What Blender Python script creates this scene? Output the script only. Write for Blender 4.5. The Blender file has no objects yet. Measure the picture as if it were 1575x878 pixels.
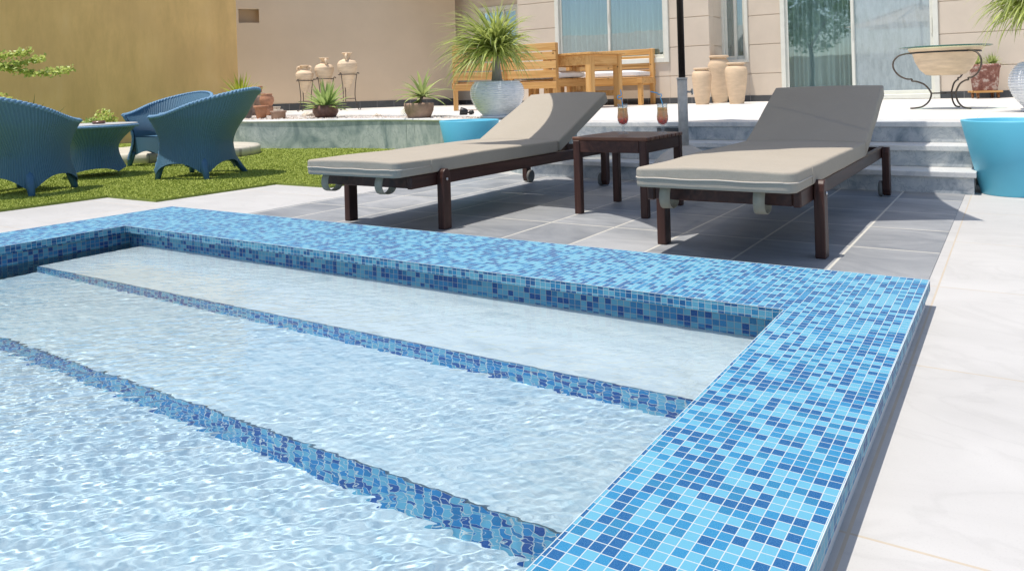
import bpy, bmesh, math, random
from mathutils import Vector, Matrix, noise
random.seed(7)
S = bpy.context.scene
COL = S.collection
PI = math.pi

# ------------------------------------------------------------------ camera
TH = math.atan(.029); FPX = 1186.0; CX, CY = 787.5, 139.4; H = .754
UA, UB = .83732, .54671            # view frame -> place frame (pool edges are the axes)
CAMX, CAMY = .252, -2.873
cam_d = bpy.data.cameras.new('camera'); cam = bpy.data.objects.new('camera', cam_d); COL.objects.link(cam)
cam_d.sensor_width = 36; cam_d.lens = FPX/1575*36
cam_d.shift_y = -(439-CY)/1575
cam_d.clip_start = .05; cam_d.clip_end = 3000
yaw = math.atan2(UB, UA)
R = Matrix.Rotation(yaw, 4, 'Z') @ Matrix.Rotation(PI/2, 4, 'X') @ Matrix.Rotation(-TH, 4, 'Z')
cam.matrix_world = Matrix.Translation((CAMX, CAMY, H)) @ R
S.camera = cam

# ------------------------------------------------------------------ sky, sun, exposure
SUN_EL = math.radians(75); SUN_TRAVEL = Vector((.6, .8))      # direction the light travels over the ground
W = bpy.data.worlds.new('World'); S.world = W; W.use_nodes = True
nt = W.node_tree; bg = nt.nodes['Background']; sky = nt.nodes.new('ShaderNodeTexSky')
sky.sky_type = 'NISHITA'; sky.sun_disc = False; sky.sun_elevation = SUN_EL
tosun = Vector((-SUN_TRAVEL.x, -SUN_TRAVEL.y)).normalized()
sky.sun_rotation = math.atan2(tosun.x, tosun.y)
sky.air_density = 1.0; sky.dust_density = 1.5
nt.links.new(sky.outputs[0], bg.inputs[0]); bg.inputs[1].default_value = .125
sd = bpy.data.lights.new('sun', 'SUN'); sun = bpy.data.objects.new('sun', sd); COL.objects.link(sun)
sd.energy = 3.7; sd.angle = math.radians(.5); sd.color = (1, .93, .84)
ds = Vector((tosun.x*math.cos(SUN_EL), tosun.y*math.cos(SUN_EL), math.sin(SUN_EL)))
sun.rotation_euler = ds.to_track_quat('Z', 'Y').to_euler()
S.view_settings.view_transform = 'Standard'; S.view_settings.look = 'None'
S.view_settings.exposure = 0.36; S.view_settings.gamma = 1; S.view_settings.use_curve_mapping = False
S.cycles.use_denoising = True; S.cycles.max_bounces = 8; S.cycles.diffuse_bounces = 4
S.cycles.transparent_max_bounces = 16; S.cycles.sample_clamp_indirect = 6

# ------------------------------------------------------------------ surveying helpers (photo pixel -> place)
T = .44                                                             # terrace level
def ray(px, py):
    dx, dy = px-CX, py-CY; c, s = math.cos(TH), math.sin(TH)
    x, z = c*dx-s*dy, -s*dx-c*dy
    return Vector((x*UA-FPX*UB, x*UB+FPX*UA, z))/FPX
def gz(px, py, z=0):                                                # point on the level z
    r = ray(px, py); t = (z-H)/r.z; return Vector((CAMX+r.x*t, CAMY+r.y*t, z))
def gy(px, py, y):
    r = ray(px, py); t = (y-CAMY)/r.y; return Vector((CAMX+r.x*t, y, H+r.z*t))
def dep(p): return (p[0]-CAMX)*-UB+(p[1]-CAMY)*UA
def gd(px, py, d): r = ray(px, py); return Vector((CAMX, CAMY, H))+r*d
def mpp(p): return dep(p)/FPX

# ------------------------------------------------------------------ mesh helpers
class MB:
    def __init__(s): s.bm = bmesh.new(); s.uv = None
    def add(s, vs, fs, M=None, smooth=True, mi=0):
        bv = [s.bm.verts.new((M @ Vector(v)) if M else v) for v in vs]
        for f in fs:
            try:
                q = s.bm.faces.new([bv[i] for i in f]); q.smooth = smooth; q.material_index = mi
            except ValueError: pass
        return bv
    def box(s, x0, x1, y0, y1, z0, z1, bev=0, M=None, mi=0, seg=1):
        b = bmesh.new(); bmesh.ops.create_cube(b, size=1)
        for v in b.verts: v.co = Vector((x0+(v.co.x+.5)*(x1-x0), y0+(v.co.y+.5)*(y1-y0), z0+(v.co.z+.5)*(z1-z0)))
        if bev: bmesh.ops.bevel(b, geom=b.edges[:], offset=bev, segments=seg, profile=.6, affect='EDGES')
        s.merge(b, M, mi, smooth=False); return s
    def merge(s, b, M=None, mi=0, smooth=True):
        mp = {}
        for v in b.verts: mp[v] = s.bm.verts.new(M @ v.co if M else v.co)
        for f in b.faces:
            q = s.bm.faces.new([mp[v] for v in f.verts]); q.material_index = mi; q.smooth = smooth
        b.free()
    def lathe(s, prof, n=32, M=None, mi=0, cap=True, mod=None):
        vs = []; fs = []
        for i, (r, z) in enumerate(prof):
            for k in range(n):
                a = 2*PI*k/n; rr = r*(mod(a, z) if mod else 1); vs.append((rr*math.cos(a), rr*math.sin(a), z))
        m = len(prof)
        for i in range(m-1):
            for k in range(n):
                fs.append((i*n+k, i*n+(k+1) % n, (i+1)*n+(k+1) % n, (i+1)*n+k))
        if cap:
            fs.append(tuple(reversed(range(n)))); fs.append(tuple((m-1)*n+k for k in range(n)))
        s.add(vs, fs, M, True, mi); return s
    def tube(s, pts, r, n=8, M=None, mi=0, closed=False):
        pts = [Vector(p) for p in pts]; L = len(pts); vs = []; fs = []
        up = None
        for i, p in enumerate(pts):
            if closed: t = (pts[(i+1) % L]-pts[i-1])
            else: t = pts[min(i+1, L-1)]-pts[max(i-1, 0)]
            t = t.normalized() if t.length > 1e-9 else Vector((0, 0, 1))
            if up is None: up = Vector((0, 0, 1)) if abs(t.z) < .9 else Vector((1, 0, 0))
            a = (up-t*up.dot(t)).normalized(); up = a; b = t.cross(a)
            rr = r(i/(L-1)) if callable(r) else (r[i] if isinstance(r, (list, tuple)) else r)
            for k in range(n):
                w = 2*PI*k/n; vs.append(p+a*rr*math.cos(w)+b*rr*math.sin(w))
        for i in range(L if closed else L-1):
            j = (i+1) % L
            for k in range(n): fs.append((i*n+k, i*n+(k+1) % n, j*n+(k+1) % n, j*n+k))
        if not closed: fs.append(tuple(reversed(range(n)))); fs.append(tuple((L-1)*n+k for k in range(n)))
        s.add(vs, fs, M, True, mi); return s
    def prism(s, poly, z0, z1, M=None, mi=0, mi_side=None):
        n = len(poly); vs = [(x, y, z0) for x, y in poly]+[(x, y, z1) for x, y in poly]
        ms = mi if mi_side is None else mi_side
        bv = [s.bm.verts.new((M @ Vector(v)) if M else v) for v in vs]
        a = s.bm.faces.new([bv[i] for i in reversed(range(n))]); b = s.bm.faces.new([bv[n+i] for i in range(n)])
        a.material_index = b.material_index = mi
        for i in range(n):
            f = s.bm.faces.new([bv[i], bv[(i+1) % n], bv[n+(i+1) % n], bv[n+i]]); f.material_index = ms
        return s
    def leaf(s, p, d, L, w, droop=.5, seg=5, fold=.0, twist=None, mi=0, tipw=0):
        """a strap leaf from p leaving along d, bending down"""
        p = Vector(p); d = Vector(d).normalized()
        side = d.cross(Vector((0, 0, 1)))
        side = side.normalized() if side.length > .05 else Vector((1, 0, 0))
        if twist: side = (Matrix.Rotation(twist, 3, d) @ side)
        vs = []; q = p.copy(); dd = d.copy()
        for i in range(seg+1):
            t = i/seg; ww = w*(min(1, .55+t*1.5) if t < .35 else 1)*(1-t**2.2) + tipw
            nrm = side.cross(dd)
            vs += [q-side*ww/2, q+nrm*(-fold*ww), q+side*ww/2]
            dd = (dd+Vector((0, 0, -droop/seg*(.4+1.4*t)))).normalized(); q = q+dd*(L/seg)
        fs = []
        for i in range(seg):
            a = 3*i; fs += [(a, a+1, a+4, a+3), (a+1, a+2, a+5, a+4)]
        s.add(vs, fs, None, True, mi)
    def build(s, name, m, parent=None, kind=None, loc=None, fix=False):
        if fix: bmesh.ops.recalc_face_normals(s.bm, faces=s.bm.faces)
        me = bpy.data.meshes.new(name); s.bm.to_mesh(me); s.bm.free()
        for x in (m if isinstance(m, (list, tuple)) else [m]): me.materials.append(x)
        o = bpy.data.objects.new(name, me); COL.objects.link(o)
        if parent: o.parent = parent
        if kind: o['kind'] = kind
        if loc: o.location = loc
        return o
def tag(o, label, cat, group=None):
    o['label'] = label; o['category'] = cat
    if group: o['group'] = group
    return o
def thing(name, label, cat, loc=(0, 0, 0), rz=0, group=None):
    o = bpy.data.objects.new(name, None); COL.objects.link(o); o.location = loc; o.rotation_euler = (0, 0, rz)
    o.empty_display_size = .1
    return tag(o, label, cat, group)
def copy_tree(o, parent=None):
    c = o.copy(); COL.objects.link(c); c.parent = parent
    for ch in [x for x in bpy.data.objects if x.parent == o]: copy_tree(ch, c)
    return c
def RZ(a): return Matrix.Rotation(a, 4, 'Z')
def TR(x, y, z): return Matrix.Translation((x, y, z))
def smoothpoly(pts, n=6):
    out = []; P = [Vector(p) for p in pts]
    for i in range(len(P)-1):
        p0 = P[max(i-1, 0)]; p1 = P[i]; p2 = P[i+1]; p3 = P[min(i+2, len(P)-1)]
        for k in range(n):
            t = k/n
            out.append(.5*((2*p1)+(p2-p0)*t+(2*p0-5*p1+4*p2-p3)*t*t+(3*p1-p0-3*p2+p3)*t**3))
    out.append(P[-1]); return out

# ------------------------------------------------------------------ materials
class N:
    def __init__(s, name):
        s.m = bpy.data.materials.new(name); s.m.use_nodes = True; s.t = s.m.node_tree
        s.p = s.t.nodes['Principled BSDF']; s.out = s.t.nodes['Material Output']
    def n(s, typ, **kw):
        q = s.t.nodes.new(typ)
        for k, v in kw.items():
            if k.startswith('i_'): q.inputs[int(k[2:]) if k[2:].isdigit() else k[2:]].default_value = v
            else: setattr(q, k, v)
        return q
    def l(s, a, b): s.t.links.new(a, b)
    def math(s, op, a, b=None, c=None):
        q = s.n('ShaderNodeMath', operation=op)
        for i, v in enumerate((a, b, c)):
            if v is None: continue
            if hasattr(v, 'links') or hasattr(v, 'is_output'): s.l(v, q.inputs[i])
            else: q.inputs[i].default_value = v
        return q.outputs[0]
    def co(s, scale=(1, 1, 1), rot=(0, 0, 0)):
        tc = s.n('ShaderNodeTexCoord'); mp = s.n('ShaderNodeMapping'); mp.inputs['Scale'].default_value = scale
        mp.inputs['Rotation'].default_value = rot; s.l(tc.outputs['Object'], mp.inputs[0]); return mp.outputs[0]
    def noise(s, vec, scale, det=4, rough=.55, dist=0):
        q = s.n('ShaderNodeTexNoise'); q.inputs['Scale'].default_value = scale; q.inputs['Detail'].default_value = det
        q.inputs['Roughness'].default_value = rough; q.inputs['Distortion'].default_value = dist
        s.l(vec, q.inputs['Vector']); return q.outputs['Fac']
    def ramp(s, fac, stops, interp='LINEAR'):
        q = s.n('ShaderNodeValToRGB'); q.color_ramp.interpolation = interp; e = q.color_ramp.elements
        while len(e) < len(stops): e.new(.5)
        for k, (p, c) in zip(e, stops): k.position = p; k.color = (*c, 1) if len(c) == 3 else c
        s.l(fac, q.inputs[0]); return q.outputs[0]
    def mix(s, fac, a, b, typ='MIX'):
        q = s.n('ShaderNodeMix', data_type='RGBA', blend_type=typ)
        for i, v in ((0, fac), (6, a), (7, b)):
            if hasattr(v, 'is_output'): s.l(v, q.inputs[i])
            elif i == 0: q.inputs[0].default_value = v
            else: q.inputs[i].default_value = (*v, 1)
        return q.outputs[2]
    def bump(s, h, st=.3, dist=.01, normal=None):
        q = s.n('ShaderNodeBump'); q.inputs['Strength'].default_value = st; q.inputs['Distance'].default_value = dist
        s.l(h, q.inputs['Height'])
        if normal: s.l(normal, q.inputs['Normal'])
        return q.outputs[0]
    def set(s, col=None, rough=None, normal=None, **kw):
        p = s.p
        if col is not None:
            if hasattr(col, 'is_output'): s.l(col, p.inputs['Base Color'])
            else: p.inputs['Base Color'].default_value = (*col, 1)
        if rough is not None:
            if hasattr(rough, 'is_output'): s.l(rough, p.inputs['Roughness'])
            else: p.inputs['Roughness'].default_value = rough
        if normal is not None: s.l(normal, p.inputs['Normal'])
        for k, v in kw.items(): p.inputs[k.replace('_', ' ')].default_value = v
        return s.m
def var(name, c, amt=.18, scale=6, rough=.7, bump=0, bscale=60, stretch=(1, 1, 1), spec=.4, det=5, **kw):
    """one colour broken up by soft wear"""
    m = N(name); v = m.co(stretch); f = m.noise(v, scale, det)
    lo = tuple(x*(1-amt) for x in c); hi = tuple(min(1, x*(1+amt)) for x in c)
    col = m.ramp(f, [(.3, lo), (.7, hi)])
    nn = m.bump(m.noise(v, bscale, 4), bump, .01) if bump else None
    p = m.set(col, rough, nn, Specular_IOR_Level=spec, **kw); return p
def grid_mask(m, a, pa, ga, b, pb, gb, oa=0, ob=0):
    """1 on tile, 0 on grout; plus cell ids"""
    A = m.math('DIVIDE', m.math('ADD', a, oa), pa); B = m.math('DIVIDE', m.math('ADD', b, ob), pb)
    fa = m.math('FRACT', A); fb = m.math('FRACT', B)
    ma = m.math('MULTIPLY', m.math('GREATER_THAN', fa, ga), m.math('LESS_THAN', fa, 1-ga))
    mb = m.math('MULTIPLY', m.math('GREATER_THAN', fb, gb), m.math('LESS_THAN', fb, 1-gb))
    mask = m.math('MULTIPLY', ma, mb)
    cb = m.n('ShaderNodeCombineXYZ'); m.l(m.math('FLOOR', A), cb.inputs[0]); m.l(m.math('FLOOR', B), cb.inputs[1])
    return mask, cb.outputs[0]
PALE = (.11, .345, .475); MID = (.024, .195, .38); DEEP = (.010, .085, .24)
def mosaic(name, ax, pa=.0215, pb=.0233, g=.038, warp=0, pal=(PALE, MID, DEEP), grout=(.50, .57, .59), rough=.5):
    m = N(name); tc = m.n('ShaderNodeTexCoord'); vec = tc.outputs['Object']
    if warp:
        nz = m.n('ShaderNodeTexNoise'); nz.inputs['Scale'].default_value = 48; nz.inputs['Detail'].default_value = 1
        m.l(vec, nz.inputs['Vector']); sub = m.n('ShaderNodeVectorMath', operation='SUBTRACT'); m.l(nz.outputs['Color'], sub.inputs[0]); sub.inputs[1].default_value = (.5, .5, .5)
        sc = m.n('ShaderNodeVectorMath', operation='SCALE'); m.l(sub.outputs[0], sc.inputs[0]); sc.inputs['Scale'].default_value = warp
        ad = m.n('ShaderNodeVectorMath', operation='ADD'); m.l(vec, ad.inputs[0]); m.l(sc.outputs[0], ad.inputs[1]); vec = ad.outputs[0]
    sep = m.n('ShaderNodeSeparateXYZ'); m.l(vec, sep.inputs[0])
    mask, cid = grid_mask(m, sep.outputs[ax[0]], pa, g, sep.outputs[ax[1]], pb, g, 10, 10)
    wn = m.n('ShaderNodeTexWhiteNoise'); wn.noise_dimensions = '3D'; m.l(cid, wn.inputs['Vector'])
    col = m.ramp(wn.outputs['Value'], [(0, pal[0]), (.40, pal[1]), (.62, tuple(a*.85 for a in pal[1])), (.74, pal[2])], 'CONSTANT')
    sp = m.noise(tc.outputs['Object'], 900, 2)
    col = m.mix(m.math('MULTIPLY', m.math('GREATER_THAN', sp, .56), .35), col, (.16, .40, .60), 'MIX') if not warp else col
    dirt = m.noise(tc.outputs['Object'], 3, 4)
    gr = m.mix(dirt, grout, tuple(x*.8 for x in grout))
    full = m.mix(mask, gr, col)
    rg = m.math('SUBTRACT', .75, m.math('MULTIPLY', mask, .75-rough))
    nrm = m.bump(mask, .5, .0012)
    return m.set(full, rg, nrm, Specular_IOR_Level=.18)

def slab_mat(name, c1, c2, px, py, gx, gy, ox, oy, grout, rough=.55, vein=0, scale=1.6, bump=.15, rot=.5, tint=.08):
    m = N(name); tc = m.n('ShaderNodeTexCoord'); sep = m.n('ShaderNodeSeparateXYZ'); m.l(tc.outputs['Object'], sep.inputs[0])
    mask, cid = grid_mask(m, sep.outputs[0], px, gx/px, sep.outputs[1], py, gy/py, ox, oy)
    wn = m.n('ShaderNodeTexWhiteNoise'); m.l(cid, wn.inputs['Vector'])
    off = m.n('ShaderNodeVectorMath', operation='SCALE'); m.l(wn.outputs['Color'], off.inputs[0]); off.inputs['Scale'].default_value = 20
    ad = m.n('ShaderNodeVectorMath', operation='ADD'); m.l(m.co((1, 1.9, 1), (0, 0, rot)), ad.inputs[0]); m.l(off.outputs[0], ad.inputs[1])
    f = m.noise(ad.outputs[0], scale, 8, .62, 1.2)
    f2 = m.noise(ad.outputs[0], scale*.45, 3, .5, .6)
    ff = m.math('ADD', m.math('MULTIPLY', f, .6), m.math('MULTIPLY', f2, .4))
    col = m.ramp(ff, [(.36, c1), (.62, c2)])
    if vein:
        w = m.noise(ad.outputs[0], scale*1.1, 5, .5, 2.2)
        v = m.math('ABSOLUTE', m.math('SUBTRACT', w, .5)); vm = m.ramp(v, [(0, (1, 1, 1)), (.035, (0, 0, 0))])
        col = m.mix(m.math('MULTIPLY', vm, vein), col, tuple(x*.7 for x in c1))
    col = m.mix(m.math('MULTIPLY', wn.outputs['Value'], tint*2), col, tuple(x*.8 for x in c1))
    gn = m.noise(tc.outputs['Object'], 14, 3)
    full = m.mix(mask, m.mix(gn, grout, tuple(x*.75 for x in grout)), col)
    fine = m.noise(tc.outputs['Object'], 90, 4); gr_ = m.noise(tc.outputs['Object'], 260, 3); full = m.mix(m.math('MULTIPLY', m.math('GREATER_THAN', gr_, .60), .10), full, tuple(x*.6 for x in c1)); st_ = m.noise(tc.outputs['Object'], 1.1, 5, .65); full = m.mix(m.ramp(st_, [(.50, (0, 0, 0)), (.72, (.22, .22, .22))]), full, tuple(x*.72 for x in c1))
    h = m.math('ADD', m.math('MULTIPLY', fine, .3), mask)
    return m.set(full, rough, m.bump(h, bump, .004), Specular_IOR_Level=.35)

def marble(name, c1, c2, c3, scale=3, rough=.3, stretch=(1, 1, 1), rot=(0, .5, .4), spec=.4, dist=2.5):
    m = N(name); v = m.co(stretch, rot)
    a = m.noise(v, scale, 8, .6, dist); b = m.noise(v, scale*.5, 4, .5, 1.0)
    col = m.ramp(m.math('ADD', m.math('MULTIPLY', a, .65), m.math('MULTIPLY', b, .35)), [(.36, c3), (.46, c1), (.58, c2), (.7, c1)])
    ve = m.noise(v, scale*1.3, 6, .55, 3)
    vm = m.ramp(m.math('ABSOLUTE', m.math('SUBTRACT', ve, .5)), [(0, (1, 1, 1)), (.02, (0, 0, 0))])
    col = m.mix(m.math('MULTIPLY', vm, .5), col, c3)
    return m.set(col, rough, m.bump(m.noise(v, 40, 4), .08, .004), Specular_IOR_Level=spec)

M = {}
M['mosaic_top'] = mosaic('mosaic_top', (0, 1))
M['mosaic_xz'] = mosaic('mosaic_xz', (0, 2), .0205, .0175)
M['mosaic_yz'] = mosaic('mosaic_yz', (1, 2), .0233, .0175)
M['broken_xz'] = mosaic('broken_mosaic', (0, 2), .025, .021, .05, warp=.021, pal=((.17, .50, .70), (.02, .28, .62), (.008, .10, .38)), grout=(.8, .84, .85), rough=.4)
M['render_grey'] = var('grey_render', (.66, .66, .66), .06, 5, .85)
M['patio'] = slab_mat('pale_porcelain', (.46, .455, .44), (.54, .535, .52), 1.25, .9, .003, .003, 5.0, .6+9.0, (.55, .48, .38), vein=.16, scale=1.1)
M['slate'] = slab_mat('slate', (.20, .215, .232), (.385, .395, .405), .392, .545, .0055, .0055, 3.92*2, -.34+5.45, (.66, .64, .57), rough=.5, scale=2.2, bump=.3, tint=.2)
M['terrace'] = slab_mat('terrace_white_stone', (.64, .62, .585), (.70, .685, .65), .8, .8, .003, .003, 20, 20, (.6, .58, .54), scale=1.2)
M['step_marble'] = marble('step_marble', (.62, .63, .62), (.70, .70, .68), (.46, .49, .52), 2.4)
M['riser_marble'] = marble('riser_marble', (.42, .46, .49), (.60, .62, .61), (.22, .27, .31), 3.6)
M['bed_marble'] = marble('green_marble', (.34, .40, .40), (.54, .58, .57), (.18, .24, .255), 1.8, .35, (1, 1, .8), (0, .8, .3))
M['bed_ledge'] = marble('ledge_marble', (.70, .71, .70), (.78, .78, .76), (.55, .57, .57), 2)
M['pool_shelf'] = marble('pool_shelf_stone', (.56, .605, .63), (.63, .67, .685), (.47, .525, .56), 9, .4, (1, 3, 1), (0, 0, 1.0), dist=1.2)
M['pool_floor'] = marble('pool_floor_stone', (.50, .60, .655), (.60, .67, .70), (.38, .50, .575), 12, .4, (1, 3, 1), (0, 0, 1.0), dist=1.2)  # bluer than the shelf: tint of deeper water painted into the stone colour
M['pool_wall'] = mosaic('pool_wall_xz', (0, 2), .0233, .0200, pal=((.12, .36, .52), (.04, .21, .44), (.015, .07, .27)), grout=(.45, .47, .47))
M['pool_wall_y'] = mosaic('pool_wall_yz', (1, 2), .0233, .0200, pal=((.12, .36, .52), (.04, .21, .44), (.015, .07, .27)), grout=(.45, .47, .47))
M['wall_pink'] = var('pink_beige_render', (.64, .55, .445), .05, 2.5, .9, .12, 160)
M['wall_tan'] = var('tan_render', (.66, .53, .385), .04, 1.2, .92, .1, 160)
M['skirt'] = slab_mat('dark_skirting', (.045, .05, .055), (.09, .095, .10), .4, 3, .003, .0, 30, 1.0, (.3, .3, .3), rough=.4)
m = N('yellow_render'); v = m.co((1, 1, .25)); f = m.noise(v, 2.2, 10, .72); f2 = m.noise(m.co(), .8, 3)
col = m.mix(m.ramp(f2, [(.35, (0, 0, 0)), (.65, (.6, .6, .6))]), m.ramp(f, [(.3, (.70, .44, .17)), (.55, (.90, .575, .235)), (.75, (.94, .64, .30))]), (.72, .45, .19))
M['wall_yellow'] = m.set(col, .9, m.bump(m.noise(m.co(), 90, 4), .15, .01))
M['frame_white'] = var('white_window_frame', (.72, .72, .64), .04, 9, .45)
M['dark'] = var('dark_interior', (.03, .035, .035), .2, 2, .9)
M['roof'] = var('roof_tile_beige', (.50, .45, .38), .2, 5, .8)
# window glass: sees through and mirrors
m = N('window_glass'); gl = m.n('ShaderNodeBsdfGlossy'); gl.inputs['Roughness'].default_value = .015; gl.inputs['Color'].default_value = (.85, .95, 1, 1)
tr = m.n('ShaderNodeBsdfTransparent'); tr.inputs['Color'].default_value = (.80, .88, .90, 1)
mx = m.n('ShaderNodeMixShader'); mx.inputs[0].default_value = .26; m.l(tr.outputs[0], mx.inputs[1]); m.l(gl.outputs[0], mx.inputs[2]); m.l(mx.outputs[0], m.out.inputs[0])
m.l(m.bump(m.noise(m.co(), 1.5, 2), .04, .02), gl.inputs['Normal']); M['glass_win'] = m.m
m = N('dusty_window_glass'); gl = m.n('ShaderNodeBsdfGlossy'); gl.inputs['Roughness'].default_value = .03
tr = m.n('ShaderNodeBsdfTransparent'); tr.inputs['Color'].default_value = (.8, .88, .86, 1); df = m.n('ShaderNodeBsdfDiffuse'); df.inputs[0].default_value = (.62, .70, .74, 1)
mx = m.n('ShaderNodeMixShader'); mx.inputs[0].default_value = .3; m.l(tr.outputs[0], mx.inputs[1]); m.l(gl.outputs[0], mx.inputs[2])
m2 = m.n('ShaderNodeMixShader'); m.l(m.ramp(m.noise(m.co((1, 1, .25)), 12, 8, .7), [(.35, (.30, .30, .30)), (.6, (.48, .48, .48)), (.70, (.30, .30, .30))]), m2.inputs[0]); m.l(mx.outputs[0], m2.inputs[1]); m.l(df.outputs[0], m2.inputs[2]); m.l(m2.outputs[0], m.out.inputs[0]); M['glass_dusty'] = m.m
M['curtain'] = var('curtain_cloth', (.64, .68, .63), .06, 4, .9)
M['curtain_white'] = var('white_curtain_cloth', (.74, .76, .76), .05, 4, .9)
m = N('table_glass'); gl = m.n('ShaderNodeBsdfGlossy'); gl.inputs['Roughness'].default_value = .02
tr = m.n('ShaderNodeBsdfTransparent'); tr.inputs['Color'].default_value = (.80, .92, .88, 1); lw = m.n('ShaderNodeLayerWeight'); lw.inputs[0].default_value = .2
mx = m.n('ShaderNodeMixShader'); m.l(lw.outputs['Fresnel'], mx.inputs[0]); m.l(tr.outputs[0], mx.inputs[1]); m.l(gl.outputs[0], mx.inputs[2]); m.l(mx.outputs[0], m.out.inputs[0]); M['glass_table'] = m.m
M['glass_edge'] = var('glass_edge_green', (.05, .16, .13), .1, 9, .15)
m = N('clear_drinking_glass'); gl = m.n('ShaderNodeBsdfGlossy'); gl.inputs['Roughness'].default_value = .02
tr = m.n('ShaderNodeBsdfTransparent'); tr.inputs['Color'].default_value = (.93, .95, .95, 1); lw = m.n('ShaderNodeLayerWeight'); mx = m.n('ShaderNodeMixShader'); m.l(m.math('ADD', m.math('MULTIPLY', lw.outputs['Facing'], .16), .05), mx.inputs[0]); m.l(tr.outputs[0], mx.inputs[1]); m.l(gl.outputs[0], mx.inputs[2]); df = m.n('ShaderNodeBsdfDiffuse'); df.inputs[0].default_value = (.85, .88, .88, 1); m2 = m.n('ShaderNodeMixShader'); m2.inputs[0].default_value = .10; m.l(mx.outputs[0], m2.inputs[1]); m.l(df.outputs[0], m2.inputs[2]); m.l(m2.outputs[0], m.out.inputs[0]); M['glass_drink'] = m.m
m = N('layered_juice'); tc = m.n('ShaderNodeTexCoord'); sep = m.n('ShaderNodeSeparateXYZ'); m.l(tc.outputs['Object'], sep.inputs[0])
z = m.math('ADD', m.math('DIVIDE', sep.outputs[2], .2), m.math('MULTIPLY', m.noise(tc.outputs['Object'], 30, 3), .06))
jc = m.ramp(z, [(.28, (.85, .04, .02)), (.42, (1, .20, .01)), (.56, (1, .50, .01)), (.85, (1, .68, .03))])
m.set(jc, .2, Specular_IOR_Level=.6, Subsurface_Weight=1.0, Subsurface_Scale=.04); tl = m.n('ShaderNodeBsdfTransparent'); m.l(jc, tl.inputs[0]); mx = m.n('ShaderNodeMixShader'); mx.inputs[0].default_value = .55
m.l(m.p.outputs[0], mx.inputs[1]); m.l(tl.outputs[0], mx.inputs[2]); m.l(mx.outputs[0], m.out.inputs[0]); M['juice'] = m.m
M['straw'] = var('blue_plastic', (.07, .48, .88), .05, 9, .3)

def wood(name, c1, c2, c3, scale=9, rough=.45, axis=0, knots=True):
    m = N(name); st = [22, 22, 22]; st[axis] = 1.2
    v = m.co(tuple(st)); f = m.noise(v, scale*.12, 7, .6, .8); col = m.ramp(f, [(.3, c1), (.5, c2), (.7, c3)])
    if knots:
        vo = m.n('ShaderNodeTexVoronoi'); vo.inputs['Scale'].default_value = 3.2; m.l(m.co((1.6, 2.2, 2.2)), vo.inputs['Vector'])
        k = m.ramp(vo.outputs['Distance'], [(.05, (1, 1, 1)), (.12, (0, 0, 0))]); col = m.mix(k, col, tuple(x*.35 for x in c1))
    return m.set(col, rough, m.bump(f, .15, .002), Specular_IOR_Level=.4)
M['teak'] = wood('dark_teak', (.030, .012, .010), (.055, .022, .016), (.085, .036, .026), knots=False, axis=1)
M['teak_z'] = wood('dark_teak_upright', (.030, .012, .010), (.055, .022, .016), (.080, .034, .025), knots=False, axis=2)
M['teak_top'] = wood('dark_teak_top', (.09, .038, .022), (.15, .065, .038), (.21, .10, .06), knots=False, axis=0, rough=.35)
M['pine'] = wood('oiled_pine', (.44, .21, .055), (.60, .33, .11), (.70, .43, .17), axis=0)
M['pine_z'] = wood('oiled_pine_upright', (.44, .21, .055), (.60, .33, .11), (.70, .43, .17), axis=2)
m = N('taupe_outdoor_fabric'); v = m.co(); f = m.noise(v, 420, 2); f2 = m.noise(v, 4, 4)
M['fabric'] = m.set(m.mix(m.math('MULTIPLY', f2, .6), m.ramp(f, [(.3, (.36, .322, .265)), (.7, (.425, .388, .325))]), (.325, .29, .235)), .85, m.bump(f, .18, .001, m.bump(m.noise(v, 7, 3), .35, .02)), Specular_IOR_Level=.2)
M['piping'] = var('pale_piping', (.50, .46, .40), .05, 9, .7)
M['strap'] = var('taupe_webbing', (.31, .285, .22), .1, 30, .8)
M['steel'] = var('brushed_steel', (.5, .5, .5), .1, 30, .3, Metallic=1.0)
M['rubber'] = var('grey_rubber_wheel', (.16, .16, .15), .15, 20, .6)
M['cush_white'] = var('white_canvas', (.80, .80, .80), .04, 8, .85, .15, 40)
m = N('blue_woven_wicker'); tc = m.n('ShaderNodeTexCoord'); sep = m.n('ShaderNodeSeparateXYZ'); m.l(tc.outputs['UV'], sep.inputs[0])
a = m.math('SINE', m.math('MULTIPLY', sep.outputs[0], 2*PI)); b = m.math('SINE', m.math('MULTIPLY', sep.outputs[1], 2*PI*1))
h = m.math('ADD', m.math('MULTIPLY', a, .7), m.math('MULTIPLY', m.math('MULTIPLY', a, b), .5))
col = m.mix(m.ramp(h, [(.0, (.55, .55, .55)), (.5, (0, 0, 0))]), (.085, .20, .30), (.05, .13, .205))
col = m.mix(m.math('MULTIPLY', m.noise(tc.outputs['Object'], 5, 4), .4), col, (.07, .18, .28))
M['wicker'] = m.set(col, .5, m.bump(h, .9, .004), Specular_IOR_Level=.4)
M['wicker_leg'] = var('blue_painted_leg', (.05, .14, .25), .1, 20, .5)
M['wicker_rim'] = var('blue_wicker_rim', (.13, .27, .42), .2, 70, .5, .5, 120)
M['blue_pot'] = var('turquoise_plastic', (.12, .50, .68), .035, 3, .42, .0, 60)
M['terracotta'] = var('terracotta', (.44, .215, .125), .22, 9, .85, .2, 50)
M['terracotta_pale'] = var('weathered_terracotta', (.36, .24, .18), .35, 7, .9, .25, 40)
M['sand_clay'] = var('sandy_clay', (.68, .51, .34), .10, 7, .85, .15, 30, (1, 1, 3))
M['sand_clay2'] = var('pale_sandy_clay', (.70, .545, .38), .13, 6, .85, .15, 30, (1, 1, 5))
m = N('glazed_brown_bowl'); v = m.co((1, 1, 1)); sep = m.n('ShaderNodeSeparateXYZ'); m.l(v, sep.inputs[0])
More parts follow.
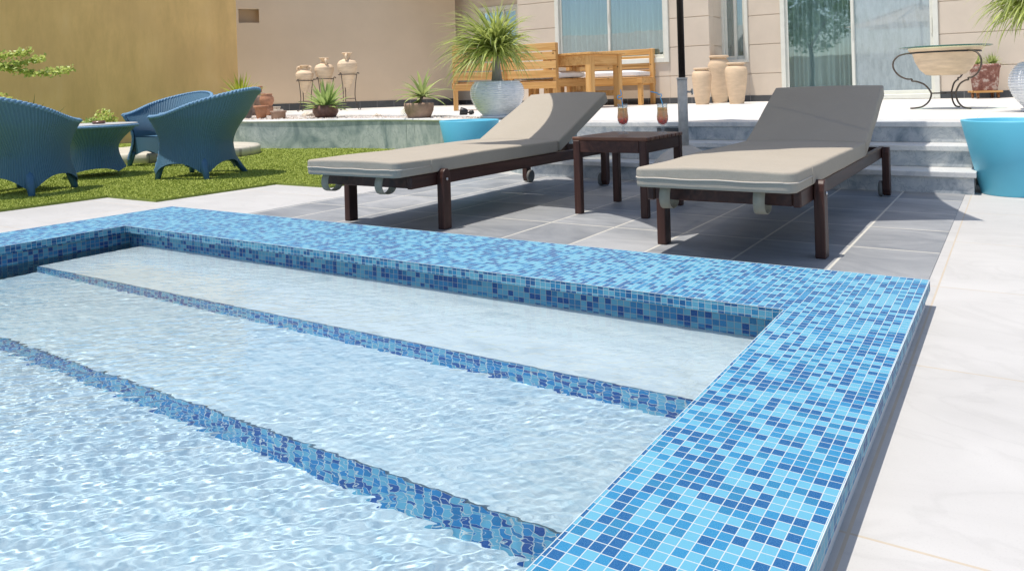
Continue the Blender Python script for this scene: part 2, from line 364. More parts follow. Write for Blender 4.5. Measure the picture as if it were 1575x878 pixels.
w = m.math('SINE', m.math('MULTIPLY', sep.outputs[2], 420)); f = m.noise(v, 20, 4)
M['bowl_brown'] = m.set(m.ramp(f, [(.3, (.10, .045, .035)), (.7, (.19, .09, .07))]), .3, m.bump(w, .5, .003))
M['bowl_terra'] = m.m
m = N('worn_red_pot'); v = m.co(); f = m.noise(v, 11, 7, .7); 
M['pot_worn'] = m.set(m.ramp(f, [(.36, (.16, .06, .045)), (.52, (.27, .12, .09)), (.60, (.52, .42, .36))]), .8, m.bump(f, .3, .01))
M['stone_pot'] = var('weathered_grey_stone', (.30, .25, .21), .35, 8, .9, .4, 40)
m = N('ribbed_white_glaze'); v = m.co(); f = m.noise(m.co((1, 1, 4)), 14, 6, .7)
M['white_glaze'] = m.set(m.ramp(f, [(.35, (.56, .60, .63)), (.5, (.74, .76, .78)), (.7, (.80, .82, .82))]), .12, None, Specular_IOR_Level=.7)
M['iron'] = var('wrought_iron', (.09, .07, .055), .3, 40, .5)
M['iron_dark'] = var('dark_iron', (.02, .02, .022), .3, 40, .45)
M['pole_dark'] = var('dark_brown_pole', (.018, .013, .010), .4, 12, .4, stretch=(1, 1, .2))
M['pole_grey'] = var('grey_painted_steel', (.56, .54, .50), .14, 26, .4)
M['concrete'] = var('pale_concrete', (.50, .48, .44), .12, 8, .85, .3, 60)
m = N('canopy_cloth'); tr = m.n('ShaderNodeBsdfTransparent'); tr.inputs[0].default_value = (.9, .85, .8, 1); df = m.n('ShaderNodeBsdfDiffuse'); df.inputs[0].default_value = (.62, .56, .46, 1); tl = m.n('ShaderNodeBsdfTranslucent'); tl.inputs[0].default_value = (.5, .42, .33, 1)
mx = m.n('ShaderNodeMixShader'); mx.inputs[0].default_value = .15; m.l(df.outputs[0], mx.inputs[1]); m.l(tl.outputs[0], mx.inputs[2])
m2 = m.n('ShaderNodeMixShader'); m2.inputs[0].default_value = .05; m.l(mx.outputs[0], m2.inputs[1]); m.l(tr.outputs[0], m2.inputs[2]); m.l(m2.outputs[0], m.out.inputs[0]); M['canopy'] = m.m
def leafmat(name, c1, c2, scale=4, rough=.45):
    m = N(name); f = m.noise(m.co(), scale, 3); g = m.n('ShaderNodeNewGeometry'); rr = m.math('ADD', m.math('MULTIPLY', f, .5), m.math('MULTIPLY', g.outputs['Random Per Island'], .5))
    m.set(m.ramp(rr, [(.25, c1), (.75, c2)]), rough, None, Specular_IOR_Level=.4)
    tl = m.n('ShaderNodeBsdfTranslucent'); tl.inputs[0].default_value = (*[min(1, x*1.6) for x in c2], 1)
    mx = m.n('ShaderNodeMixShader'); mx.inputs[0].default_value = .3; m.l(m.p.outputs[0], mx.inputs[1]); m.l(tl.outputs[0], mx.inputs[2]); m.l(mx.outputs[0], m.out.inputs[0]); return m.m
M['palm_leaf'] = leafmat('ponytail_leaf', (.05, .085, .012), (.46, .52, .15), 9)
M['agave'] = leafmat('agave_leaf', (.13, .22, .06), (.36, .46, .16))
M['agave_yellow'] = leafmat('yellow_green_leaf', (.14, .20, .02), (.38, .42, .05))
M['dracaena'] = leafmat('striped_leaf', (.08, .14, .03), (.40, .46, .17), 14)
M['dark_leaf'] = leafmat('dark_leaf', (.015, .04, .012), (.04, .09, .03))
M['bush'] = leafmat('bougainvillea_leaf', (.14, .22, .03), (.52, .58, .18), 6)
M['tree_leaf'] = leafmat('tree_leaf', (.05, .10, .02), (.12, .19, .05), 3)
M['bark'] = var('bark', (.20, .165, .14), .3, 20, .9, .5, 40, (1, 1, .3))
M['palm_bark'] = var('grey_palm_bark', (.30, .27, .245), .25, 20, .9, .5, 40, (1, 1, .3))
M['soil'] = var('dry_soil', (.10, .07, .05), .3, 20, .95, .5, 40)
M['turf_base'] = var('turf_backing', (.20, .25, .045), .15, 8, .95, .4, 200)
m = N('turf_blade'); g = m.n('ShaderNodeNewGeometry'); f = m.noise(m.co(), 1.3, 4)
M['turf'] = m.set(m.mix(m.math('MULTIPLY', f, .5), m.ramp(g.outputs['Random Per Island'], [(0, (.27, .33, .055)), (.6, (.36, .42, .085)), (1, (.45, .49, .13))]), (.30, .36, .06)), .6, Specular_IOR_Level=.2)
M['ground'] = var('sandy_ground', (.42, .36, .27), .12, .6, .95, .3, 20)
M['neigh'] = var('neighbour_render', (.50, .46, .36), .06, 1, .9)
m = N('ripple_water'); m.set((.85, .972, 1), 0.0, None, IOR=1.33, Transmission_Weight=1.0); M['water'] = m.m
ZW = -.008

# ================================================================== SETTING
PX0, PX1 = -4.19, 0.0                          # pool coping outer edges
CZ, CT = .09, .035                             # coping top, lip thickness
YF = -9.0                                      # pool runs on behind the camera
def rect_with_hole(): pass
b = MB(); b.add([(-400, -400, -.45), (400, -400, -.45), (400, 400, -.45), (-400, 400, -.45)], [(0, 1, 2, 3)], smooth=False)
o = b.build('ground', M['ground'], kind='structure')
# patio deck: four sheets round the pool
b = MB()
for x0, x1, y0, y1 in ((PX1-.05, 9, YF-4, 3.6), (-16, PX0+.06, YF-4, 14), (PX0+.06, PX1-.05, -.06, 3.6), (PX0+.06, PX1-.05, YF-4, YF)):
    b.box(x0, x1, y0, y1, -.45, 0)
b.build('patio', M['patio'], kind='structure')
b = MB(); b.box(-3.955, -.037, -.03, 2.9, -.004, .004); b.build('slate_paving', M['slate'], kind='structure')

# coping: ring of mosaic slabs (mitred at the corners, one mesh)
def ring(b, xo0, xo1, yo1, xi0, xi1, yi1, z0, z1):
    o_ = [(xo0, YF), (xo0, yo1), (xo1, yo1), (xo1, YF)]; i_ = [(xi0, YF), (xi0, yi1), (xi1, yi1), (xi1, YF)]
    for k in range(3):
        A, B2, C2, D = o_[k], o_[k+1], i_[k+1], i_[k]
        b.add([(*A, z1), (*B2, z1), (*C2, z1), (*D, z1)], [(3, 2, 1, 0)], smooth=False, mi=0)
        b.add([(*A, z0), (*B2, z0), (*C2, z0), (*D, z0)], [(0, 1, 2, 3)], smooth=False, mi=3)
        mi = 1 if k == 1 else 2
        b.add([(*A, z0), (*B2, z0), (*B2, z1), (*A, z1)], [(0, 1, 2, 3)], smooth=False, mi=mi)
        b.add([(*D, z0), (*C2, z0), (*C2, z1), (*D, z1)], [(0, 1, 2, 3)], smooth=False, mi=mi)
XI0, XI1, YI = -3.757, -.332, -.558
b = MB(); ring(b, PX0, PX1, 0, XI0, XI1, YI, CZ-CT, CZ)
b.build('pool_coping', [M['mosaic_top'], M['mosaic_xz'], M['mosaic_yz'], M['render_grey']], kind='structure', fix=True)
# white grout bead along the edges of the coping
b = MB()
for p, q in (((PX0, 0), (PX1, 0)), ((PX1, 0), (PX1, YF)), ((XI1, YI), (XI1, YF)), ((XI0, YI), (XI1, YI)), ((XI0, YI), (XI0, YF)), ((PX0, 0), (PX0, YF))):
    x0, x1 = sorted((p[0], q[0])); y0, y1 = sorted((p[1], q[1]))
    b.box(x0-.0007, x1+.0007, y0-.0007, y1+.0007, CZ-.0010, CZ+.0006)
b.build('pool_coping_edge', var('white_grout', (.55, .61, .63), .04, 9, .6), kind='structure')
# shell under the coping
WX0, WX1, WY = -3.80, -.300, -.505
b = MB()
b.box(WX1, PX1-.014, YF, -.014, -1.4, CZ-CT-.001); b.box(PX0+.014, WX0, YF, -.014, -1.4, CZ-CT-.001); b.box(WX0, WX1, WY, -.014, -1.4, CZ-CT-.002)
b.build('pool_shell', M['render_grey'], kind='structure')
b = MB(); b.box(WX0+.003, WX1-.003, WY-.008, WY-.001, -.6, CZ-CT-.003, mi=0)
b.box(WX0+.001, WX0+.007, YF, WY-.009, -.018, CZ-CT-.003, mi=1); b.box(WX0+.001, WX0+.007, YF, WY-.009, -.6, -.0185, mi=2); b.box(WX1-.007, WX1-.001, YF, WY-.009, -.6, CZ-CT-.003, mi=1)
b.build('pool_wall_mosaic', [M['pool_wall'], M['pool_wall_y'], var('dark_water_tone', (.035, .085, .10), .3, 6, .6)], kind='structure')  # left wall below the waterline: darkness of deep water painted into its colour
# steps in the pool; nosings shaped wavy to imitate refraction by the ripples
S1, S2, SX0 = -1.05, -1.61, -3.655
ZS1, ZS2, ZF = -.038, -.170, -.315
b = MB()
b.box(SX0, WX1-.008, YF, S2+.001, -.6, ZF); b.box(SX0, WX1-.0085, S2+.0015, S1+.001, -.6, ZS2)
b.build('pool_floor', M['pool_floor'], kind='structure')
b = MB(); b.box(SX0, WX1-.009, S1+.0015, WY-.009, -.6, ZS1); b.build('pool_shelf', M['pool_shelf'], kind='structure')
b = MB(); b.box(WX0+.0075, SX0-.001, YF, WY-.009, -.6, -.30); b.build('pool_channel', var('dark_water_channel', (.03, .07, .08), .3, 6, .6), kind='structure')  # channel bed coloured dark to stand in for deep, dim water
def wavy_riser(name, y, z0, z1, amp):
    b = MB(); n = 900; vs = []; fs = []
    x0, x1 = SX0, WX1-.0095
    for i in range(n+1):
        x = x0+(x1-x0)*i/n
        a = noise.noise((x*28, y, 0))*amp+noise.noise((x*90, y, 3))*amp*.6; c = noise.noise((x*28, y, 9))*amp+noise.noise((x*110, y, 5))*amp*1.0
        vs += [(x, y-.004+a*.2, z1+a), (x, y-.006, z0+c)]
    for i in range(n): fs.append((2*i, 2*i+1, 2*i+3, 2*i+2))
    b.add(vs, fs, smooth=False); return b.build(name, M['broken_xz'], kind='structure', fix=True)
wavy_riser('pool_step_riser', S1, ZS2-.004, ZS1+.001, .003)
wavy_riser('pool_step_riser', S2, ZF-.006, ZS2+.001, .003)
import numpy as np
def water_mesh():
    xs = np.arange(WX0+.006, WX1-.005, .005); ys = np.concatenate([np.linspace(YF, -3.6, 30), np.arange(-3.59, WY-.007, .005)])
    X, Y = np.meshgrid(xs, ys); rng = np.random.default_rng(5); Hh = np.zeros_like(X)
    for lam, amp, n, spread in ((.15, .00026, 10, .7), (.048, .00024, 26, .5), (.024, .00014, 44, .55)):
        for k in range(n):
            a = 2.35+rng.normal(0, spread); l = lam*rng.uniform(.7, 1.4); ph = rng.uniform(0, 6.28); w = 2*math.pi/l
            px = .35*np.sin(2.1*X+ph)+.3*np.cos(1.7*Y+ph*2)
            Hh += amp/math.sqrt(n)*1.4*np.sin(w*(X*math.cos(a)+Y*math.sin(a))+ph+px*3)
    Z = ZW+Hh*(.85+.35*np.sin(X*2.9+1.7*np.sin(Y*2.3))*np.cos(Y*3.4+1.3*np.sin(X*3.1))); nx, ny = len(xs), len(ys)
    V = np.stack([X, Y, Z], -1).reshape(-1, 3); I = np.arange(nx*ny).reshape(ny, nx)
    Fq = np.stack([I[:-1, :-1], I[:-1, 1:], I[1:, 1:], I[1:, :-1]], -1).reshape(-1, 4)
    me = bpy.data.meshes.new('pool_water'); me.from_pydata(V.tolist(), [], Fq.tolist()); me.polygons.foreach_set('use_smooth', [True]*len(me.polygons))
    me.materials.append(M['water']); o = bpy.data.objects.new('pool_water', me); COL.objects.link(o); o['kind'] = 'structure'; return o
wo = water_mesh(); wo.cycles.is_caustics_caster = True; sd.cycles.is_caustics_light = True
for o in bpy.data.objects:
    if o.name.startswith('pool_') and o is not wo: o.cycles.is_caustics_receiver = True

# terrace, its curved front and the stairs
YT = 3.44
wall_px = [(-2.95, 2.86), (-3.45, 2.95), (-4.05, 3.45), (-4.75, 4.22), (-5.6, 4.62), (-6.6, 4.86), (-7.5, 4.84), (-8.4, 4.6), (-9.4, 4.5), (-10.6, 4.9), (-11.6, 5.8), (-12.2, 7.2)]
WC = [Vector(p) for p in smoothpoly([(x, y, 0) for x, y in wall_px], 6)]
ZL = T-.012                                     # ledge top
curb_px = [(330, 176), (390, 176.3), (460, 176.8), (560, 177.3), (640, 177.5), (690, 178), (722, 179.5)]
CC = [gz(x, y, T) for x, y in curb_px]
CC = smoothpoly(CC, 5)
b = MB()
poly = [(p.x, p.y) for p in CC] + [(-4.6, 4.75), (-3.5, 3.6), (-3.3, YT), (9, YT), (9, 25), (-30, 25), (-30, CC[0].y)]
b.prism(poly, -.4, T)
b.build('terrace', M['terrace'], kind='structure', fix=True)
# stairs
st = thing('terrace_stairs', 'three grey veined marble steps climbing from the slate patio to the white terrace', 'steps', (0, 0, 0))
ys = (2.86, 3.14, 3.42)
for i, y in enumerate(ys):
    z1 = T*(i+1)/3-(0 if i < 2 else -.003); z0 = T*i/3
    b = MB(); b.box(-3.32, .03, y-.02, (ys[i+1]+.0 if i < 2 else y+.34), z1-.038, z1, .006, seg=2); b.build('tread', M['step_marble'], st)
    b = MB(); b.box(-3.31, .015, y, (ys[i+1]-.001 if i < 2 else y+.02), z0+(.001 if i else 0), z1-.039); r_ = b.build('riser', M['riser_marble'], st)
b = MB(); b.box(-2.36, -2.10, 3.408, 3.419, T*2/3+.012, T-.048); b.build('drain_grille', M['skirt'], st)
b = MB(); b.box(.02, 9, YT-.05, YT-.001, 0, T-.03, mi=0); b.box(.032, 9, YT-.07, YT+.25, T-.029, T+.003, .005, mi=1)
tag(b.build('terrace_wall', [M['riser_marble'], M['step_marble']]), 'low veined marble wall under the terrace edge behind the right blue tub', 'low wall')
# raised bed wall
bw = thing('bed_wall', 'curved green grey marble wall with white ledge between lawn and gravel bed', 'planter wall')
b = MB(); vs = []; fs = []
def offs(P, d):
    out = []
    for i, p in enumerate(P):
        t = (P[min(i+1, len(P)-1)]-P[max(i-1, 0)]).normalized(); out.append(Vector((p.x-t.y*-d, p.y+t.x*-d, 0)))
    return out
inn = offs(WC, .16); out_ = offs(WC, -.010)
def strip(b, P, Q, z0, z1, smooth=True):
    n = len(P); vs = []
    for p, q in zip(P, Q): vs += [(p.x, p.y, z0), (p.x, p.y, z1), (q.x, q.y, z1), (q.x, q.y, z0)]
    fs = []
    for i in range(n-1):
        a = 4*i; c = a+4
        fs += [(a, a+1, c+1, c), (a+1, a+2, c+2, c+1), (a+2, a+3, c+3, c+2), (a+3, a, c, c+3)]
    fs += [(0, 3, 2, 1), (4*n-4, 4*n-3, 4*n-2, 4*n-1)]
    b.add(vs, fs, smooth=False)
b = MB(); strip(b, WC, inn, -.05, ZL-.035); b.build('wall_face', M['bed_marble'], bw, fix=True)
b = MB(); prof = [(.19, ZL-.0335), (0.0, ZL-.0335), (-.010, ZL-.030), (-.016, ZL-.017), (-.010, ZL-.004), (0.0, ZL), (.19, ZL)]
rows = [[Vector((q.x, q.y, z)) for q in offs(WC, d)] for d, z in prof]; n_ = len(WC); vs = [v for r in rows for v in r]; fs = []
for i in range(len(rows)):
    i2 = (i+1) % len(rows)
    for k in range(n_-1): fs.append((i*n_+k, i*n_+k+1, i2*n_+k+1, i2*n_+k))
b.add(vs, fs, smooth=False); b.build('ledge', M['bed_ledge'], bw, fix=True)
# curb between bed and terrace
b = MB(); strip(b, CC, offs(CC, -.10) if False else [p+Vector((.02, -.10, 0)) for p in CC], T-.06, T+.006)
tag(b.build('bed_curb', M['bed_ledge'], fix=True), 'thin white marble curb between gravel bed and terrace', 'curb')
# gravel bed
b = MB(); poly = [(p.x, p.y) for p in offs(WC, .1)[22:]] + [(-12.2, 8.5), (CC[0].x, CC[0].y)] + [(p.x, p.y-.05) for p in CC] + [(-5.25, 4.75)]
b.prism(poly, -.3, ZL-.012)
for k in range(5200):
    i = random.random()
    p = gz(random.uniform(340, 740), random.uniform(177.8, 183.6), ZL-.004)
    if min((p.x-q.x)**2+(p.y-q.y)**2 for q in WC[::2]) < .24**2: continue
    s = random.uniform(.012, .03)
    c = [(s*random.uniform(.7, 1.3)*math.cos(a), s*random.uniform(.7, 1.3)*math.sin(a)) for a in [j*2*PI/5 for j in range(5)]]
    hh = s*random.uniform(.4, .8)
    b.add([(p.x+x, p.y+y, p.z-.01) for x, y in c]+[(p.x+random.uniform(-.3, .3)*s, p.y, p.z-.01+hh+.01)], [(j, (j+1) % 5, 5) for j in range(5)], smooth=False)
m = N('mixed_gravel'); g = m.n('ShaderNodeNewGeometry'); M['gravel'] = m.set(m.ramp(g.outputs['Random Per Island'], [(0, (.55, .50, .44)), (.3, (.72, .70, .66)), (.6, (.42, .30, .24)), (.8, (.66, .60, .52)), (1, (.30, .26, .24))]), .85)
b.build('gravel', M['gravel'], kind='stuff')

# lawn: turf with real blades
lawn = [(-5.78, -6), (-5.78, .47), (-5.12, .47), (-5.12, 1.58), (-4.46, 1.58), (-4.46, 4.0)] + [(p.x, p.y) for p in WC[20:]] + [(-12.2, 14), (-16, 14), (-16, -6)]
b = MB(); b.prism(lawn, -.01, .018)
def inside(x, y, P):
    c = False; j = len(P)-1
    for i in range(len(P)):
        if (P[i][1] > y) != (P[j][1] > y) and x < (P[j][0]-P[i][0])*(y-P[i][1])/(P[j][1]-P[i][1])+P[i][0]: c = not c
        j = i
    return c
cnt = 0
me_v = []; me_f = []
while cnt < 150000:
    px = random.uniform(-10, 640); py = random.uniform(222, 345)
    p = gz(px, py, .018)
    if p.x < -15 or not inside(p.x, p.y, lawn): continue
    a = random.uniform(0, PI); s = .0022+.00055*dep(p); h = random.uniform(.005, .014); dx = random.gauss(0, .009); dy = random.gauss(0, .009)
    i = len(me_v); ca, sa = math.cos(a)*s, math.sin(a)*s
    me_v += [(p.x-ca, p.y-sa, .016), (p.x+ca, p.y+sa, .016), (p.x+dx, p.y+dy, .018+h)]; me_f.append((i, i+1, i+2)); cnt += 1
lo = b.build('lawn', [M['turf_base'], M['turf']], kind='stuff')
me2 = bpy.data.meshes.new('blades'); me2.from_pydata(me_v, [], me_f)
bm = bmesh.new(); bm.from_mesh(lo.data); k0 = len(bm.faces); bm.from_mesh(me2); bm.faces.ensure_lookup_table()
for f in bm.faces[k0:]: f.material_index = 1
bm.to_mesh(lo.data); bm.free(); bpy.data.meshes.remove(me2)

# ------------------------------------------------------------------ house
P1, P2, P3 = 9.9, 10.6, 12.6
XC1 = gy(797, 60, P1).x; XC2 = gy(1091, 60, P1).x
house = thing('house', 'pink beige rendered house with grooved walls, white framed windows and sliding door', 'house', (0, 0, 0))
JZ = [.92, 1.42, 1.92, 2.42, 2.92]; HT = 3.7
def grooved(b, x0, x1, y, z0, z1, th=.25, axis='x'):
    """wall face at y split in courses by sunk joints"""
    zs = [z0]+[j for j in JZ if z0+.03 < j < z1-.03]+[z1]
    for i in range(len(zs)-1):
        a = zs[i]+(.008 if i else 0); c = zs[i+1]-(.008 if i < len(zs)-2 else 0)
        if axis == 'x': b.box(x0, x1, y, y+th, a, c, .004)
        else: b.box(y-th, y, x0, x1, a, c, .004)
    if axis == 'x': b.box(x0+.002, x1-.002, y+.016, y+th-.002, z0, z1)
    else: b.box(y-th+.002, y-.016, x0+.002, x1-.002, z0, z1)
def wall_with_openings(b, x0, x1, y, z0, z1, ops):
    ops = sorted(ops); x = x0
    for (a, c, lo_, hi_) in ops:
        grooved(b, x, a, y, z0, z1)
        if lo_ > z0+.01: grooved(b, a+.001, c-.001, y, z0, lo_)
        if hi_ < z1-.01: grooved(b, a+.001, c-.001, y, hi_, z1)
        x = c
    grooved(b, x, x1, y, z0, z1)
W1 = (gy(855, 60, P1).x, gy(1029, 60, P1).x, gy(1029, 96, P1).z, 2.75)
W2 = (gy(1109.5, 60, P2).x, gy(1151, 60, P2).x, gy(1151, 96, P2).z, 2.75)
D1 = (gy(1201, 60, P2).x, gy(1444, 60, P2).x, T+.005, 2.85)
W3 = (gy(738, 40, P3).x, gy(800, 40, P3).x, 1.35, gy(765, 10, P3).z)
b = MB(); wall_with_openings(b, XC1, XC2, P1, T, HT, [W1]); b.build('wall', M['wall_pink'], house)
b = MB(); grooved(b, P1+.252, P2+.2, XC2, T, HT, .25, 'y'); b.build('wall', M['wall_pink'], house)
b = MB(); wall_with_openings(b, XC2-.24, 8, P2, T, HT, [W2, D1]); b.build('wall', M['wall_pink'], house)
b = MB(); b.box(-12.0, W3[0], P3, P3+.25, T, HT); b.box(W3[0], XC1+.3, P3, P3+.25, W3[3], HT); b.box(W3[0], XC1+.3, P3, P3+.25, T, W3[2]); b.box(XC1, XC1+.25, P1+.26, P3-.001, T, HT)
b.build('wall', M['wall_pink'], house)
for x0, x1, y in ((XC1-.012, XC2+.012, P1), (XC2+.013, D1[0]-.0, P2), (D1[1], 8, P2), (-11.6, XC1, P3)): b = MB(); b.box(x0, x1, y-.013, y-.001, T, T+.105); b.build('skirting', M['skirt'], house)
b = MB(); b.box(XC2+.001, XC2+.0125, P1, P2-.014, T, T+.105); b.build('skirting', M['skirt'], house)
b = MB(); b.box(-12, 9, P2+.04, 20, HT, HT+.18, .02); b.box(XC1-.02, XC2+.02, P1-.02, P2+.039, HT+.001, HT+.179, .01); b.build('eaves', M['wall_pink'], house)
b = MB(); b.add([(-12, P2+.05, HT+.19), (9, P2+.05, HT+.19), (9, 18, HT+2.4), (-12, 18, HT+2.4)], [(0, 1, 2, 3)], smooth=False); b.build('roof', M['roof'], house)
def window(op, y, mull, glassm, curt, fw=.07, sill=True, name='window'):
    x0, x1, z0, z1 = op
    w = MB(); pr = .035
    w.box(x0-.0, x0+fw, y-pr, y+.10, z0, z1, .006); w.box(x1-fw, x1, y-pr, y+.10, z0, z1, .006)
    w.box(x0+fw, x1-fw, y-pr, y+.10, z0, z0+fw, .006); w.box(x0+fw, x1-fw, y-pr, y+.10, z1-fw, z1, .006)
    fr = w.build(name, M['frame_white'], house)
    # sashes
    edges = [x0+fw]+[x0+(x1-x0)*q for q in mull]+[x1-fw]
    for i in range(len(edges)-1):
        a, c = edges[i], edges[i+1]; yy = y+.012+(.03 if i % 2 else 0); sw = .045; a2 = a-(.02 if i else 0); c2 = c+(.02 if i < len(edges)-2 else 0)
        s = MB(); s.box(a2, a2+sw, yy, yy+.028, z0+fw, z1-fw, .004); s.box(c2-sw, c2, yy, yy+.028, z0+fw, z1-fw, .004)
        s.box(a2+sw, c2-sw, yy, yy+.028, z0+fw, z0+fw+sw*1.3, .004); s.box(a2+sw, c2-sw, yy, yy+.028, z1-fw-sw, z1-fw, .004)
        s.box(c2-sw*.7, c2-sw*.3, yy-.012, yy, z0+1.0 if z1-z0 > 2 else (z0+z1)/2, (z0+1.25) if z1-z0 > 2 else (z0+z1)/2+.15, .002)
        s.build('sash', M['frame_white'], fr)
        g = MB(); g.box(a2+sw-.003, c2-sw+.003, yy+.011, yy+.017, z0+fw+sw, z1-fw-sw+.003); g.build('pane', M[glassm[i % len(glassm)]], fr)
    # curtain, and a near-black sheet with the room's dimness put into its colour
    for i in range(len(edges)-1):
        a, c = edges[i], edges[i+1]; n = 160; vs = []; fs = []
        for k in range(n+1):
            x = a+(c-a)*k/n; yw = y+.15+.035*math.sin(x*70+2*math.sin(x*9))+.02*math.sin(x*31)
            vs += [(x, yw, z0), (x, yw, z1)]
        for k in range(n): fs.append((2*k, 2*k+2, 2*k+3, 2*k+1))
        q = MB(); q.add(vs, fs); q.build('curtain', M[curt[i % len(curt)]], fr)
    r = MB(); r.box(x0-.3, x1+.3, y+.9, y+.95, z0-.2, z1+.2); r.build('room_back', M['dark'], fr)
    return fr
window(W1, P1, [.49], ['glass_win'], ['curtain', 'curtain'], .085)
window(W2, P2, [.52], ['glass_win'], ['curtain'], .06)
window(D1, P2, [.48], ['glass_win', 'glass_dusty'], ['curtain', 'curtain_white'], .075, name='sliding_door')
window(W3, P3, [.6], ['glass_win'], ['curtain'], .1)

# tan boundary wall with a niche
ta = gz(340, 171.5, T)
tL = gd(300, 171, 17.0); tR = gd(704, 160, 18.9); tL.z = tR.z = 0
tang = math.atan2(tR.y-tL.y, tR.x-tL.x); tlen = (tR-tL).length
tw = thing('boundary_wall', 'plain tan rendered wall with small square niche behind the amphorae', 'wall', (tL.x, tL.y, T), tang)
def along(px):   # distance along the wall for a pixel column
    r = ray(px, 100); d = Vector((math.cos(tang), math.sin(tang)))
    A = Matrix(((d.x, -r.x), (d.y, -r.y))); s = A.inverted() @ Vector((CAMX-tL.x, CAMY-tL.y)); return s[0], s[1]
n0, dd0 = along(369); n1, _ = along(400.5)
nz0 = H+ray(385, 35).z*dd0-T; nz1 = H+ray(385, 13.5).z*dd0-T
b = MB(); b.box(0, n0, 0, .5, 0, 3.6); b.box(n1, tlen, 0, .5, 0, 3.6); b.box(n0, n1, 0, .5, 0, nz0); b.box(n0, n1, 0, .5, nz1, 3.6); b.box(n0, n1, .28, .5, nz0, nz1)
b.build('wall', M['wall_tan'], tw)
b = MB(); b.box(0, tlen, -.014, -.001, .0, .16); b.build('skirting', M['skirt'], tw)
# yellow garden wall
yR = gd(367.5, 165, 14.6); yL = gd(-700, 180, 10.5); yR.z = yL.z = 0
ya = math.atan2(yR.y-yL.y, yR.x-yL.x); yl = (yR-yL).length
b = MB(); b.box(0, yl, 0, .3, -.2, 4.2, .01)
o = b.build('garden_wall', M['wall_yellow']); o.location = yL; o.rotation_euler = (0, 0, ya)
tag(o, 'tall mottled yellow ochre wall behind the blue wicker chairs', 'wall')

# ------------------------------------------------------------------ behind the camera: what the glass and the water mirror
nb = thing('neighbour_house', 'neighbouring house with tiled roof mirrored in the window glass', 'house', (-24, -24, 0))
b = MB(); b.box(-11, 9, -6, 0, -.4, 3.0); b.build('wall', M['neigh'], nb)
b = MB(); b.prism([(-11.6, 0), (9.6, 0), (9.6, .12), (-11.6, .12)], 0, .1)
b.bm.clear(); b.add([(-11.6, .6, 2.9), (9.6, .6, 2.9), (9.6, -3, 4.6), (-11.6, -3, 4.6), (-11.6, -6.6, 2.9), (9.6, -6.6, 2.9)], [(0, 1, 2, 3), (3, 2, 5, 4), (0, 3, 4), (1, 5, 2)], smooth=False); b.build('roof', M['roof'], nb)
def leafy(b, cx, cy, cz, rx, ry, rz, n, s, mi=0):
    for k in range(n):
        v = Vector((random.gauss(0, 1), random.gauss(0, 1), random.gauss(0, 1))).normalized()*(random.random()**.4)
        if noise.noise(v*2.3+Vector((cx, cy, cz))) < -.12: continue
        p = Vector((cx+v.x*rx, cy+v.y*ry, cz+v.z*rz)); a = Vector((random.gauss(0, 1), random.gauss(0, 1), random.gauss(0, .6))).normalized(); c = a.orthogonal().normalized()
        q = random.uniform(.6, 1.3)*s
        b.add([p-a*q, p+c*q*.45, p+a*q, p-c*q*.45], [(0, 1, 2, 3)], smooth=False, mi=mi)
b = MB(); b.box(-15, 14, -24.2, -24, -.4, 2.2); b.box(-15.02, 14.02, -24.26, -23.94, 2.201, 2.28, .01)
tag(b.build('garden_wall', M['neigh']), 'pale boundary wall beyond the pool, mirrored low in the sliding door glass', 'wall')
tr_ = thing('garden_tree', 'leafy garden tree mirrored in the sliding door glass', 'tree', (-6.8, -9.2, 0))
b = MB(); b.tube([(0, 0, -.4), (.1, 0, 1), (.05, .1, 2.2)], lambda t: .13-.05*t, 10); b.tube([(.05, .1, 2.1), (.7, .3, 3.2)], .05); b.tube([(.05, .1, 2.1), (-.6, -.2, 3.3)], .05); b.build('trunk', M['bark'], tr_)
b = MB(); leafy(b, 0, 0, 3.6, 1.9, 1.6, 1.7, 9000, .08); b.build('crown', M['tree_leaf'], tr_)

